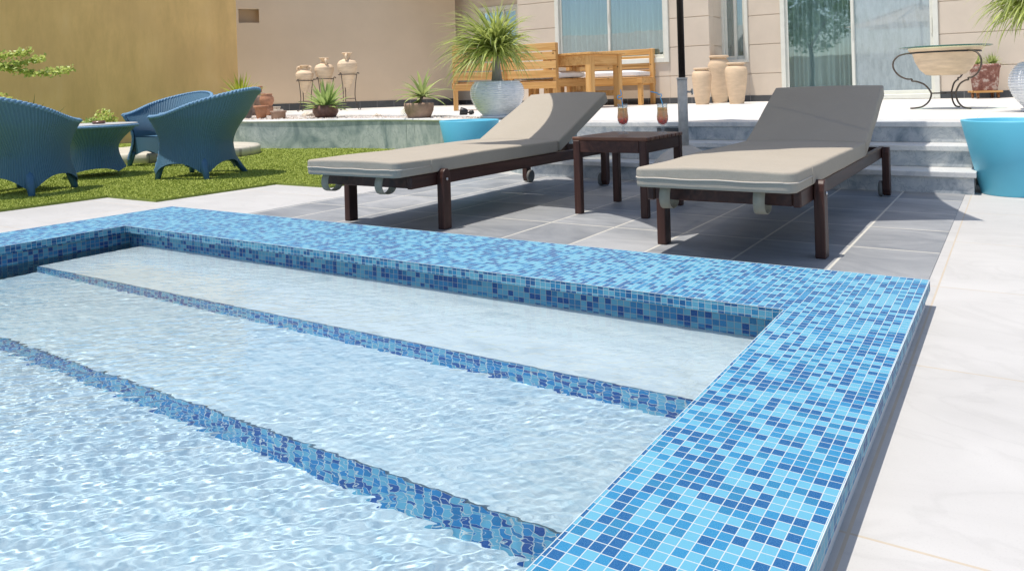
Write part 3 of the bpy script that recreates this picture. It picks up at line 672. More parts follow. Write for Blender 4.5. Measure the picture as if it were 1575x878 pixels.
# ================================================================== OBJECTS
# ------------------------------------------------------------------ sun loungers (origin: front-left of the frame, +y towards the head)
def cushion(b, path, x0, x1, th, r=.025):
    """box cushion following a (y,z) top path; rounded edges"""
    pass
def lounger(name, label, loc, group):
    t = thing(name, label, 'sun lounger', loc, 0, group)
    Wd = .665; HY = 1.54                                   # width, hinge position
    fr = MB()
    for x in (0, Wd-.035): fr.box(x, x+.035, .0, 2.36, .243, .313, .006)
    fr.build('side_rail', M['teak'], t)
    fr = MB(); fr.box(.0355, Wd-.0355, .006, .04, .247, .310, .004); fr.build('end_rail', M['teak_top'] if False else M['teak'], t)
    fr = MB(); fr.box(.0355, Wd-.0355, 2.30, 2.335, .247, .310, .004); fr.build('end_rail', M['teak'], t)
    sl = MB()
    for i in range(15): sl.box(.036, Wd-.036, .06+i*.098, .125+i*.098, .300, .3125, .003)
    sl.build('slats', M['teak'], t)
    def leg(x0, x1, y0, wheel=False):
        q = MB(); prof = [(-.035, 0), (.035, 0), (.035, .285), (.028, .318), (.012, .332), (-.012, .332), (-.028, .318), (-.035, .285)]
        if wheel: prof = [(-.035, .045), (-.02, .012), (.0, .004), (.02, .012), (.035, .045), (.035, .285), (.02, .318), (-.02, .318), (-.035, .285)]
        vs = [(x0, y0+a, z) for a, z in prof]+[(x1, y0+a, z) for a, z in prof]; n = len(prof)
        q.add(vs, [tuple(range(n)), tuple(reversed(range(n, 2*n)))]+[(i, n+i, n+(i+1) % n, (i+1) % n) for i in range(n)], smooth=False)
        o = q.build('leg', M['teak_z'], t, fix=True); mo = o.modifiers.new('b', 'BEVEL'); mo.width = .005; mo.segments = 2; mo.limit_method = 'ANGLE'
        xb = x0-.003 if x0 < .3 else x1+.003
        if not wheel:
            k = MB(); k.lathe([(.004, -.004), (.008, -.003), (.009, 0), (.004, .004)], 12, TR(xb, y0, .275) @ Matrix.Rotation(PI/2, 4, 'Y')); k.build('bolt', M['steel'], o)
        return o
    leg(-.046, -.002, .245); leg(Wd+.002, Wd+.046, .245)
    for x0, x1, xw in ((-.046, -.002, .012), (Wd+.002, Wd+.046, Wd-.012)):
        leg(x0, x1, 2.235, True)
        w = MB(); w.lathe([(.02, -.012), (.042, -.012), (.05, -.008), (.05, .008), (.042, .012), (.02, .012)], 24, TR(xw, 2.235, .0505) @ Matrix.Rotation(PI/2, 4, 'Y')); w.build('wheel', M['rubber'], t)
    # back frame and prop
    ang = math.radians(22.8)
    Mb = TR(0, HY, .305) @ Matrix.Rotation(ang, 4, 'X')
    bf = MB(); bf.box(.045, .08, 0, .79, 0, .03, .004, Mb); bf.box(Wd-.08, Wd-.045, 0, .79, 0, .03, .004, Mb)
    for i in range(7): bf.box(.05, Wd-.05, .03+i*.1, .09+i*.1, .03, .042, .002, Mb)
    bf.build('back_frame', M['teak'], t)
    for x in (.10, Wd-.13): pp = MB(); pp.box(x, x+.03, HY+.33, HY+.36, .26, .43, .003); pp.build('prop', M['teak'], t)
    # mattress: seat and back blocks, soft corners
    TH2 = .088
    def pad(y0, y1, Mx, nm, foot=False):
        q = bmesh.new(); nx, ny = 14, 30
        def sec(u, v, top):
            x = (u-.5)*(Wd+.03); y = y0+(y1-y0)*v
            ex = min(1, (1-abs(2*u-1))*(Wd/2)/.035); ey = min(1, min(v, 1-v)*(y1-y0)/.035)
            e = min(ex, 1)*min(ey, 1); e = math.sqrt(max(0, 1-(1-e)**2))
            return x, y
        bmesh.ops.create_cube(q, size=1)
        for v in q.verts: v.co = Vector(((v.co.x)*(Wd+.02)+Wd/2, y0+(v.co.y+.5)*(y1-y0), (v.co.z+.5)*TH2))
        vert_edges = [e for e in q.edges if abs(e.verts[0].co.z-e.verts[1].co.z) > .05 and (foot and min(e.verts[0].co.y, e.verts[1].co.y) < y0+.01)]
        if vert_edges: bmesh.ops.bevel(q, geom=vert_edges, offset=.05, segments=6, profile=.5, affect='EDGES')
        he = [e for e in q.edges if abs(e.verts[0].co.z-e.verts[1].co.z) < .01]
        bmesh.ops.bevel(q, geom=he, offset=.014, segments=3, profile=.6, affect='EDGES')
        bmesh.ops.subdivide_edges(q, edges=[e for e in q.edges if e.calc_length() > .3], cuts=12, use_grid_fill=True)
        for v in q.verts:
            x, y, z = v.co
            if z > TH2-.02: v.co.z += .006*noise.noise((x*3+loc[0], y*2.2, 1.3))+.010*math.sin(PI*min(1, max(0, x/Wd)))-.005
            v.co.x += .003*noise.noise((y*5, z*20, loc[0]))
        b2 = MB(); b2.merge(q, Mx, 0, True); return b2
    se = pad(-.125, HY-.004, TR(0, 0, .3145), 'seat', True); so = se.build('mattress', M['fabric'], t)
    bk = pad(.004, .83, TR(0, HY+.0, .3165) @ TR(0, .036, .0) @ Matrix.Rotation(ang, 4, 'X'), 'back'); bo = bk.build('mattress', M['fabric'], t)
    for o in (so, bo):
        mo = o.modifiers.new('b', 'WEIGHTED_NORMAL')
    # piping seams round the foot end
    def outline(z, inset=0, y1=.16):
        pts = [(-.010-.001, y1, z)]; r = .05
        xa, xb, yb = -.0105, Wd+.0105, -.1255
        for k in range(8): a = PI+PI/2*k/7; pts.append((xa+r+r*math.cos(a), yb+r+r*math.sin(a), z+.001*math.sin(k)))
        for k in range(12): pts.append((xa+r+(xb-xa-2*r)*k/11, yb-.0005, z+.0018*math.sin(k*1.3)))
        for k in range(8): a = 1.5*PI+PI/2*k/7; pts.append((xb-r+r*math.cos(a), yb+r+r*math.sin(a), z))
        pts.append((xb+.001, y1, z)); return pts
    pi_ = MB(); pi_.tube(outline(.3555), .0032, 6); pi_.build('piping', M['piping'], so)
    p2 = MB(); p2.tube([(Wd+.011, .16, .392), (Wd+.0115, .16, .325)], .0018, 5); p2.build('seam', M['fabric'], so)
    # zipper pull look on the back end, straps
    for x in (.10, .50):
        s = MB(); pts = []
        L = [(-.085, .318), (-.097, .29), (-.10, .262), (-.088, .236), (-.058, .222), (-.02, .226), (.0, .24), (.008, .255)]
        L = smoothpoly([(0, a, c) for a, c in L], 4); vs = []; fs = []
        for k, p in enumerate(L): vs += [(x, p.y, p.z), (x+.045, p.y+.008, p.z)]
        for k in range(len(L)-1): fs.append((2*k, 2*k+1, 2*k+3, 2*k+2))
        s.add(vs, fs); o = s.build('strap', M['strap'], t); mo = o.modifiers.new('s', 'SOLIDIFY'); mo.thickness = .003
    return t
G1 = 'wooden sun loungers by the pool'
lounger('sun_lounger', 'left sun lounger, taupe mattress in sun, left of the side table', (-3.085, .225, .004), G1)
lounger('sun_lounger', 'right sun lounger in front of the stairs, backrest in full shade', (-1.145, .35, .004), G1)

# ------------------------------------------------------------------ side table with slatted top
t = thing('side_table', 'small dark wooden side table between the two loungers carrying two cocktails', 'table', (-1.745, 1.48, .004))
wx, wy, hz = .235, .285, .452
for sx in (-1, 1):
    for sy in (-1, 1):
        b = MB(); x = sx*(wx-.022); y = sy*(wy-.022); b.box(x-.022, x+.022, y-.022, y+.022, 0, hz-.012, .004); b.build('leg', M['teak_z'], t)
b = MB(); b.box(-wx+.045, wx-.045, -wy+.004, -wy+.03, hz-.082, hz-.0125, .003); b.box(-wx+.045, wx-.045, wy-.03, wy-.004, hz-.082, hz-.0125, .003)
b.box(-wx+.004, -wx+.03, -wy+.045, wy-.045, hz-.082, hz-.0125, .003); b.box(wx-.03, wx-.004, -wy+.045, wy-.045, hz-.082, hz-.0125, .003); b.build('apron', M['teak'], t)
for i in range(9):
    y = -wy+.0+i*(2*wy/9); b = MB(); b.box(-wx-.006, wx+.006, y+.003, y+2*wy/9-.005, hz-.012, hz+.008, .003); b.build('slat', M['teak_top'], t)
TT = hz+.012

# ------------------------------------------------------------------ cocktails
def cocktail(loc, label, straw):
    t = thing('cocktail', label, 'drink', loc, 0, 'cocktails on the side table')
    prof = [(.034, 0), (.034, .003), (.012, .010), (.007, .018), (.008, .026), (.014, .034), (.006, .042), (.010, .050), (.026, .062), (.034, .085), (.035, .105), (.031, .135), (.031, .165), (.033, .185)]
    b = MB(); b.lathe(prof+[(.0315, .185), (.0295, .165), (.0295, .135), (.033, .105), (.032, .085), (.024, .066), (.004, .056)], 28, cap=False); b.build('glass', M['glass_drink'], t)
    b = MB(); b.lathe([(.003, .056), (.023, .067), (.0315, .085), (.0325, .105), (.029, .135), (.0288, .160)], 28); b.build('juice', M['juice'], t)
    b = MB(); b.tube(straw, .0032, 8); b.build('straw', M['straw'], t)
    return t
sx, sy = UA, UB                               # towards the right of the picture
def rt(a, z): return (sx*a, sy*a, z)
loop = [rt(.008, .07), rt(.002, .17), rt(-.004, .215)]+[rt(-.018+.014*math.cos(a), .228+.012*math.sin(a)) for a in [0, -.8, -1.7, -2.7, -3.7, -4.6, -5.5]]+[rt(-.005, .245), rt(-.009, .275)]
cocktail((-1.81, 1.545, TT), 'orange and red cocktail with curly upright blue straw, left on the side table', loop)
loop2 = [rt(.012, .07), rt(.004, .17), rt(-.004, .205), rt(-.010, .222), rt(-.002, .230), rt(-.004, .242), rt(-.020, .238), rt(-.026, .248), rt(-.05, .254), rt(-.068, .258)]
cocktail((-1.545, 1.54, TT), 'orange and red cocktail with straw bent left, beside the parasol pole', loop2)

# ------------------------------------------------------------------ parasol (canopy above the frame, its shade falls on the patio)
PX_, PY_ = -1.69, 2.27
t = thing('parasol', 'parasol on dark pole with grey steel sleeve and domed concrete base, shading the loungers', 'parasol', (PX_, PY_, .004))
b = MB(); b.lathe([(.27, 0), (.275, .04), (.262, .12), (.225, .20), (.16, .27), (.09, .315), (.05, .333)], 40); b.build('base', M['concrete'], t)
b = MB(); b.lathe([(.034, .30), (.034, .80)], 24); b.lathe([(.037, .79), (.037, .805)], 24); b.build('sleeve', M['pole_grey'], t)
b = MB(); b.tube([rt(.034, .705), rt(.062, .705)], .007, 8); b.lathe([(.012, -.004), (.022, -.003), (.022, .004), (.012, .005)], 16, TR(*rt(.066, .705)) @ RZ(math.atan2(sy, sx)) @ Matrix.Rotation(PI/2, 4, 'Y')); b.build('knob', M['pole_grey'], t)
b = MB(); b.lathe([(.0235, .5), (.0235, 2.75), (.01, 2.8)], 20); b.build('pole', M['pole_dark'], t)
# scalloped hexagonal canopy
cx, cy = -1.85-PX_, 1.97-PY_
base_a = math.atan2(.62-2.33, -1.28+1.6); Rr = 1.70; zr, zt = 2.12, 2.68
hexp = [(cx+Rr*math.cos(base_a+k*PI/3), cy+Rr*math.sin(base_a+k*PI/3)) for k in range(6)]
b = MB(); n = 16; vs = [(cx, cy, zt)]; rings = 10; pts = []
for k in range(6):
    a, c = Vector(hexp[k]), Vector(hexp[(k+1) % 6]); mid = (a+c)/2; cen = Vector((cx, cy)); inw = (cen-mid).normalized()
    for j in range(n): s_ = j/n; pts.append((a.lerp(c, s_)+inw*{0: .16, 1: .13, 4: .42, 5: .33}.get(k, .25)*4*s_*(1-s_)*.9, 4*s_*(1-s_)))
m_ = len(pts)
for r in range(1, rings+1):
    f = r/rings
    for p, sg in pts: vs.append((cx+(p.x-cx)*f, cy+(p.y-cy)*f, zt+(zr-zt)*f-.05*sg*f*(1-f)*2))
fs = [(0, 1+k, 1+(k+1) % m_) for k in range(m_)]
for r in range(rings-1):
    for k in range(m_): fs.append((1+r*m_+k, 1+(r+1)*m_+k, 1+(r+1)*m_+(k+1) % m_, 1+r*m_+(k+1) % m_))
b.add(vs, fs); b.build('canopy', M['canopy'], t)
for k in range(6): b = MB(); b.tube([(cx*.5, cy*.5, zt-.03), (hexp[k][0], hexp[k][1], zr-.02)], .011, 6); b.build('rib', M['pole_dark'], t)
b = MB(); b.lathe([(.05, 2.60), (.05, 2.66)], 16); b.build('hub', M['pole_dark'], t)

# ------------------------------------------------------------------ blue tubs
def tub(p, label, s=1, rim=.305, base=.195, h=.475):
    t = thing('blue_tub', label, 'plant tub', (p[0], p[1], p[2]), 0, 'blue round plastic tubs')
    b = MB(); b.lathe([(base, 0), (base+.005, .004), (rim, h-.005), (rim-.003, h), (rim-.026, h), (rim-.03, h-.005), (rim-.045, h-.14), (.01, h-.15)], 64, cap=False); b.build('shell', M['blue_pot'], t)
    b = MB(); b.lathe([(rim-.05, h-.16), (rim-.05, h-.135)], 40); b.build('soil', M['soil'], t); return t
pt = gz(1580, 262, 0)
tub((.245, 3.02, .0), 'large turquoise plastic tub standing right of the stairs at the picture edge')
pl = gz(723, 237, 0)
tub((-4.26, 3.25, .0), 'turquoise plastic tub behind the left lounger, in front of the curved marble wall', rim=.295)

# ------------------------------------------------------------------ woven furniture
def uvshell(b, F, nu, nv, su, sv, mi=0):
    """grid surface F(u,v) with uv so the weave runs along it"""
    uvl = b.bm.loops.layers.uv.verify(); V = [[b.bm.verts.new(F(i/nu, j/nv)) for j in range(nv+1)] for i in range(nu+1)]
    for i in range(nu):
        for j in range(nv):
            f = b.bm.faces.new([V[i][j], V[i+1][j], V[i+1][j+1], V[i][j+1]]); f.smooth = True; f.material_index = mi
            for l, (a, c) in zip(f.loops, ((i, j), (i+1, j), (i+1, j+1), (i, j+1))): l[uvl].uv = (a/nu*su, c/nv*sv)
def braid(b, pts, r=.016, tw=46):
    n = len(pts)
    for ph in (0, PI):
        q = []
        for i, p in enumerate(pts):
            a = i*tw/n*2*PI/1+ph; p = Vector(p); t_ = (Vector(pts[min(i+1, n-1)])-Vector(pts[max(i-1, 0)])).normalized(); s_ = t_.cross(Vector((0, 0, 1))).normalized(); u_ = s_.cross(t_)
            q.append(p+s_*math.cos(a)*r*.55+u_*math.sin(a)*r*.55)
        b.tube(q, r*.72, 6)
def wicker_chair(loc, ang, label):
    t = thing('wicker_armchair', label, 'armchair', loc, ang, 'blue wicker armchairs on the lawn'); t.scale = (1.12, 1.04, .965)      # faces local +y
    PH = math.radians(142)
    def plan(ph, a, b_): 
        s_, c_ = math.sin(ph), math.cos(ph)
        k = (abs(s_)**2.6+abs(c_)**2.6)**(-1/2.6)
        return a*s_*k, -b_*c_*k
    def ztop(ph): q = abs(ph)/PH; return .60+.25*(.5+.5*math.cos(PI*min(1, q*1.08)))**1.15
    def hem(ph):
        legs_ = [math.radians(v) for v in (-134, -46, 46, 134)]; d = min(abs(ph-l) for l in legs_); t_ = min(1, max(0, d-.09)/math.radians(36)); return .058+.10*(1-(1-t_)**2.3)
    def Fo(u, v, off=0):
        ph = (u*2-1)*PH; z0, z1 = hem(ph), ztop(ph); z = z0+(z1-z0)*v
        q = abs(ph)/PH; back = .5+.5*math.cos(PI*min(1, q*1.2))
        w = (z-.10)/.5
        wa = .335-.055*math.sin(PI*min(1, max(0, w))*.9)**1 + .085*max(0, w-.35)**1.6
        wb = .325-.035*math.sin(PI*min(1, max(0, w))) + (.10+.155*back)*max(0, w-.45)**1.3
        x, y = plan(ph, wa-off, wb-off); return Vector((x, y, z))
    b = MB(); uvshell(b, lambda u, v: Fo(u, v), 110, 22, 96, 70); uvshell(b, lambda u, v: Fo(1-u, v, .028), 110, 22, 96, 70); b.build('shell', M['wicker'], t)
    b = MB(); braid(b, [Fo(i/160, 1, .012)+Vector((0, 0, .004)) for i in range(161)], .019, 40)
    for e in (0, 1): braid(b, [Fo(e, 1-j/40, .012)+Vector((0, .006, 0)) for j in range(41)], .014, 16)
    b.build('braided_rim', M['wicker_rim'], t)
    # seat and front apron
    xl = Fo(0, .4).x; yf = Fo(0, .5).y
    b = MB(); uvshell(b, lambda u, v: Vector((xl+.03+(abs(xl)*2-.06)*u, yf-.02+.012*math.sin(PI*u), .13+.05*math.sin(PI*u)*(1-v)+.21*v)), 20, 8, 26, 18)
    uvshell(b, lambda u, v: Vector(((u*2-1)*(abs(xl)-.03)*(1-.18*v), yf-.02-(yf+.27)*v+.012*math.sin(PI*u)*(1-v), .345+.01*math.sin(PI*u))), 16, 16, 26, 26)
    b.build('seat', M['wicker'], t)
    for ph in (-134, -46, 46, 134):
        p0 = Fo((math.radians(ph)/PH+1)/2, .12, .02); d_ = Vector((p0.x, p0.y, 0)).normalized(); rear = abs(ph) < 90
        b = MB(); b.tube([p0-d_*.03+Vector((0, 0, .05)), p0-d_*(.004 if rear else .012)+Vector((0, 0, .0)), Vector((p0.x, p0.y, 0))+d_*(.10 if rear else .01)], [.036, .036, .022], 10); b.build('leg', M['wicker_leg'], t)
    return t
ch = [((-6.37, 1.69, .018), math.atan2(-.24, -.56)-PI/2, 'blue wicker armchair on the lawn right of the round table, seen from behind'),
      ((-6.77, .32, .018), math.atan2(.63, -.26)-PI/2, 'blue wicker armchair nearest the left edge, cut off by the picture edge'),
      (tuple(gd(252, 200, 8.9).to_2d())+(.018,), math.atan2(-1, .22)-PI/2, 'blue wicker armchair behind the round table, its inner back showing')]
for l, a, lb in ch: wicker_chair(l, a, lb)
t = thing('wicker_table', 'round low blue wicker table with pale top between the armchairs', 'table', (-7.46, 1.28, .018))
def Ft(u, v):
    a = u*2*PI; hem_ = .045+.05*abs(math.cos(2*(a+.4)))**.7; z = hem_+(.49-hem_)*v
    q = (abs(math.sin(a))**3+abs(math.cos(a))**3)**(-1/3) if v < 1 else 1
    q = q*(1-v)+1*v
    r = (.26-.05*math.sin(PI*min(1, v*1.1))+.17*max(0, v-.5)**1.5*2)*q; return Vector((r*math.cos(a), r*math.sin(a), z))
b = MB(); uvshell(b, Ft, 96, 20, 64, 40); b.build('pedestal', M['wicker'], t)
b = MB(); b.lathe([(.38, .485), (.408, .487), (.415, .50), (.408, .513), (.38, .515)], 56); b.build('rim', M['wicker_rim'], t)
b = MB(); b.lathe([(.40, .514), (.403, .517), (.40, .524), (.39, .525)], 56); b.build('tabletop', var('pale_grey_top', (.50, .52, .53), .05, 6, .35), t)
p = gd(152, 191, 7.6)
b = MB(); b.lathe([(.05, 0), (.058, .004), (.06, .028), (.052, .03), (.048, .012), (.01, .010)], 28)
o = b.build('ashtray', M['bowl_brown']); o.location = (p.x, p.y, .018+.525); tag(o, 'small brown ashtray on the round blue wicker table', 'ashtray')

# low round stone platform on the lawn
q = gd(275, 232, 10.1)
b = MB(); b.lathe([(1.02, 0), (1.02, .10), (1.0, .12), (.9, .121)], 60)
o = b.build('round_platform', slab_mat('cream_stone', (.50, .47, .38), (.62, .58, .48), .3, .3, .004, .004, 20, 20, (.35, .32, .28))); o.location = (q.x, q.y, .016); tag(o, 'low round cream stone platform on the lawn behind the wicker chairs', 'platform')

# ------------------------------------------------------------------ clay pots and plants on the gravel bed
def rosette(b, n, L, w, up=.5, spread=1, droop=.6, z0=0, seg=5, fold=.25, mi=0, jit=.25):
    for k in range(n):
        a = k*2.39996+random.uniform(-jit, jit); el = up+(1-up)*(k/n)*1.0; el = el*PI/2*random.uniform(.85, 1.1)
        d = Vector((math.cos(a)*math.cos(el)*spread, math.sin(a)*math.cos(el)*spread, math.sin(el)))
        b.leaf((.02*math.cos(a), .02*math.sin(a), z0), d, L*random.uniform(.75, 1.1), w, droop*(1.2-el/2), seg, fold, mi=mi)
ZG = ZL-.006
p = gz(501, 182, ZG); k = mpp(p)
t = thing('potted_agave', 'spiky green agave in a glazed round brown bowl on the gravel bed', 'potted plant', p)
b = MB(); b.lathe([(.11, 0), (.15, .02), (.19, .09), (.185, .16), (.165, .195), (.15, .195), (.14, .17), (.02, .16)], 36); b.build('bowl', M['bowl_brown'], t)
b = MB(); rosette(b, 50, .42, .075, .05, 1, .4, .16); b.build('leaves', M['agave'], t)
p = gz(645, 182, ZG)
t = thing('potted_yucca', 'striped spiky plant leaning out of a terracotta bowl left of the turquoise tub', 'potted plant', p)
b = MB(); b.lathe([(.11, 0), (.15, .01), (.19, .10), (.20, .18), (.195, .20), (.175, .195), (.165, .15), (.02, .14)], 36); b.build('bowl', M['terracotta_pale'], t)
b = MB(); b.tube([(0, 0, .12), (.03, .01, .24), (.06, 0, .30)], .02, 8); b.build('stem', M['bark'], t)
b = MB()
for k_ in range(26):
    a = k_*2.39996; el = (.0+.85*(k_/26))*PI/2; d = Vector((math.cos(a)*math.cos(el)-.18, math.sin(a)*math.cos(el), math.sin(el))); b.leaf((.06, 0, .29), d, random.uniform(.34, .5), .055, .8, 6, .3)
for k_ in range(8): b.leaf((.05, 0, .26), (-.7+random.uniform(-.3, .3), -.4, -.2-random.random()*.5), .36, .05, .4, 5, .3)
b.build('leaves', M['dracaena'], t)
p = gz(372, 183, ZG)
t = thing('potted_agave', 'yellow green spiky plant in a tall weathered stone pot behind the wicker chair', 'potted plant', p)
b = MB(); b.lathe([(.14, 0), (.15, .02), (.21, .32), (.23, .33), (.23, .38), (.20, .38), (.19, .33), (.02, .32)], 32); b.build('pot', M['stone_pot'], t)
b = MB(); rosette(b, 44, .44, .04, .15, 1, .35, .34); b.build('leaves', M['agave_yellow'], t)
def flowerpot(loc, r0, r1, h, m, label, rim=.012, name='flower_pot'):
    b = MB(); b.lathe([(r0, 0), (r1*.96, h*.78), (r1*.97, h*.79), (r1+rim, h*.80), (r1+rim, h), (r1-.008, h), (r1*.9, h*.5), (r0*.7, .02)], 28)
    o = b.build(name, m); o.location = loc; return tag(o, label, 'pot', 'clay pots on the gravel bed')
p = gz(402, 183.3, ZG); flowerpot(p, .07, .10, .21, M['terracotta'], 'orange terracotta flowerpot standing upright left of the low square one')
p = gz(428.5, 183.2, ZG); flowerpot(p, .105, .112, .125, M['terracotta_pale'], 'low wide terracotta planter right of the upright flowerpot', .01)
p = gz(395, 178, ZG)
b = MB(); b.lathe([(.10, 0), (.13, .05), (.125, .16), (.10, .17), (.11, .19), (.17, .26), (.19, .33), (.17, .37), (.155, .39), (.165, .41), (.16, .42), (.02, .40)], 30)
o = b.build('clay_jar', M['terracotta_pale']); o.location = p; tag(o, 'squat brown clay jar with rim carrying another pot on its top', 'pot', 'clay pots on the gravel bed')
b = MB(); b.lathe([(.08, 0), (.10, .01), (.11, .06), (.108, .065), (.115, .07), (.12, .12), (.11, .125), (.02, .11)], 30)
o = b.build('clay_pot', M['terracotta']); o.location = (p.x, p.y, p.z+.425); tag(o, 'ridged terracotta pot resting on the squat clay jar', 'pot', 'clay pots on the gravel bed')
p2 = gz(411, 179, ZG)
b = MB(); b.lathe([(.07, 0), (.10, .03), (.11, .16), (.08, .18), (.10, .20), (.125, .27), (.12, .33), (.09, .37), (.10, .39), (.095, .40), (.02, .38)], 30)
o = b.build('clay_jar', M['terracotta']); o.location = p2; tag(o, 'round bellied orange clay jar behind the upright flowerpot', 'pot', 'clay pots on the gravel bed')
def rock(px, py, s, label, m=None, zs=.6):
    p = gz(px, py, ZG-.01); b = bmesh.new(); bmesh.ops.create_icosphere(b, subdivisions=3, radius=1)
    for v in b.verts: n_ = v.co.normalized(); v.co = Vector((n_.x*s*1.3, n_.y*s, n_.z*s*zs+s*zs*.7))*(1+.35*noise.noise(n_*2+Vector((px, 0, 0))))
    q = MB(); q.merge(b); o = q.build('rock', m or M['rock']); o.location = p; tag(o, label, 'rock', 'rocks on the gravel bed')
M['rock'] = var('pale_rock', (.58, .50, .40), .3, 25, .9, .6, 60)
rock(474, 181, .085, 'pale lumpy rock on the gravel left of the agave bowl'); rock(581, 181, .055, 'small tan rock on the gravel between the two planted bowls')
# stacked stone tiles left of the tan wall skirting
p = gz(417, 175.5, T)
t = thing('tile_stack', 'small untidy stack of pale stone tiles behind the clay pots', 'stone stack', p)
for i in range(5): b = MB(); b.box(-.12, .12+.01*i, -.08, .08, i*.028, i*.028+.024, .003, RZ(.1*i)); b.build('stone_tile', M['rock'], t)
p = gz(424, 176, T); 
for i in range(3): b = MB(); b.box(.16, .34, -.08, .06, i*.03, i*.03+.026, .003, RZ(-.08*i)); b.build('stone_tile', M['rock'], t)

# garden spotlight
p = gz(714, 179, ZG)
t = thing('garden_spotlight', 'small black garden spotlight on the gravel behind the turquoise tub', 'spotlight', p)
b = MB(); b.lathe([(.03, -.05), (.045, -.03), (.052, .0), (.055, .05), (.048, .055), (.045, .02), (.01, .01)], 20, TR(0, 0, .06) @ RZ(math.atan2(-sy, -sx)) @ Matrix.Rotation(PI/2.3, 4, 'Y')); b.build('lamp_head', M['iron_dark'], t)
b = MB(); b.lathe([(.02, -.02), (.03, 0), (.03, .04), (.02, .05)], 16, TR(*rt(.085, .045)) @ RZ(math.atan2(sy, sx)) @ Matrix.Rotation(PI/2.5, 4, 'Y')); b.tube([(0, 0, -.02), (0, 0, .06)], .012, 8); b.tube([rt(.03, .05), rt(.085, .045)], .01, 8); b.build('bracket', M['iron_dark'], t)

# ------------------------------------------------------------------ amphorae on iron stands
def amphora(pxc, foot, ztip, top, wbelly, ring, label, tall=1):
    p = gz(pxc, foot, T); k = mpp(p); c = dep(p)
    z_ = lambda py: (H+ray(pxc, py).z*c)-T
    zt, zb, zr = z_(top), z_(ztip), z_(ring); Rb = wbelly*k/2; hh = zt-zb
    t = thing('amphora', label, 'amphora', (p.x, p.y, T), 0, 'clay amphorae in iron stands')
    prof = [(.02, 0), (.14, .05), (.42, .22), (.72, .42), (.92, .56), (1.0, .66), (.97, .73), (.80, .79), (.52, .825), (.36, .85), (.31, .90), (.36, .955), (.52, .985), (.52, 1.0), (.40, 1.0), (.26, .93)]
    P_ = smoothpoly([(r, z, 0) for r, z in prof], 4)
    b = MB(); b.lathe([(max(.003, q.x*Rb)*(1+.012*math.sin(q.y*90)), zb+q.y*hh) for q in P_], 36); b.build('body', M['sand_clay2'], t)
    for s_ in (-1, 1):
        b = MB(); pts = smoothpoly([(s_*.34*Rb, 0, zb+.93*hh), (s_*.72*Rb, 0, zb+.94*hh), (s_*.82*Rb, 0, zb+.87*hh), (s_*.66*Rb, 0, zb+.79*hh)], 6)
        b.tube(pts, Rb*.14, 8, RZ(tall)); b.build('handle', M['sand_clay2'], t)
    s = thing('amphora_stand', label.replace('sandy clay amphora', 'iron stand holding the amphora'), 'stand', (p.x, p.y, T), 0, 'iron stands of the amphorae')
    rr = Rb*.93
    b = MB(); b.tube([(rr*math.cos(a), rr*math.sin(a), zr) for a in [i*2*PI/32 for i in range(32)]], .009, 6, closed=True); r2 = rr*.8; b.tube([(r2*math.cos(a), r2*math.sin(a), zr*.32) for a in [i*2*PI/32 for i in range(32)]], .007, 6, closed=True); b.build('ring', M['iron'], s)
    for i in range(3):
        a = .6+i*2*PI/3; u_ = Vector((math.cos(a), math.sin(a), 0))
        pts = smoothpoly([u_*(rr+.05)+Vector((0, 0, zr+.005)), u_*(rr+.04)+Vector((0, 0, zr+.03)), u_*(rr+.005)+Vector((0, 0, zr)), u_*(rr*.8)+Vector((0, 0, zr*.6)), u_*(rr*.8)+Vector((0, 0, zr*.3)), u_*(rr+.02)+Vector((0, 0, .02)), u_*(rr+.06)+Vector((0, 0, .012)), u_*(rr+.07)+Vector((0, 0, .035))], 5)
        b = MB(); b.tube(pts, .009, 6); b.build('leg', M['iron'], s)
amphora(470, 171.3, 146, 101, 26.5, 124.7, 'short wide necked sandy clay amphora, leftmost of the three', .5)
amphora(500.5, 170.3, 143, 89.5, 29, 121.7, 'middle sandy clay amphora partly hidden behind the agave', -.5)
amphora(536, 169.5, 142, 81.5, 30, 115, 'tallest sandy clay amphora, rightmost of the three', -.9)

# ------------------------------------------------------------------ tall clay jars by the corner of the house
def jar(pxc, foot, top, wb, wr, wf, label):
    p = gz(pxc, foot, T); k = mpp(p); hh = (foot-top)*k
    prof = [(wf*.5, 0), (wf*.53, .02), (wf*.62, .22), (wb*.46, .5), (wb*.5, .72), (wb*.49, .82), (wb*.44, .89), (wr*.40, .93), (wr*.40, .945), (wr*.5, .96), (wr*.5, .99), (wr*.47, 1.0), (wr*.4, .99), (wr*.34, .93)]
    P_ = smoothpoly([(r*k, z*hh, 0) for r, z in prof], 3)
    b = MB(); b.lathe([(q.x, q.y) for q in P_], 44); o = b.build('clay_jar', M['sand_clay']); o.location = p; tag(o, label, 'jar', 'tall clay jars by the house corner')
jar(1105, 158.5, 86, 36.5, 34, 25, 'tallest smooth sandy clay jar, standing behind the two shorter ones')
jar(1080.5, 161, 104.8, 29.5, 24.5, 19, 'shortest sandy clay jar, nearest the parasol pole')
jar(1133.5, 160, 96.5, 33.5, 28, 20.5, 'medium sandy clay jar, nearest the worn red pot')

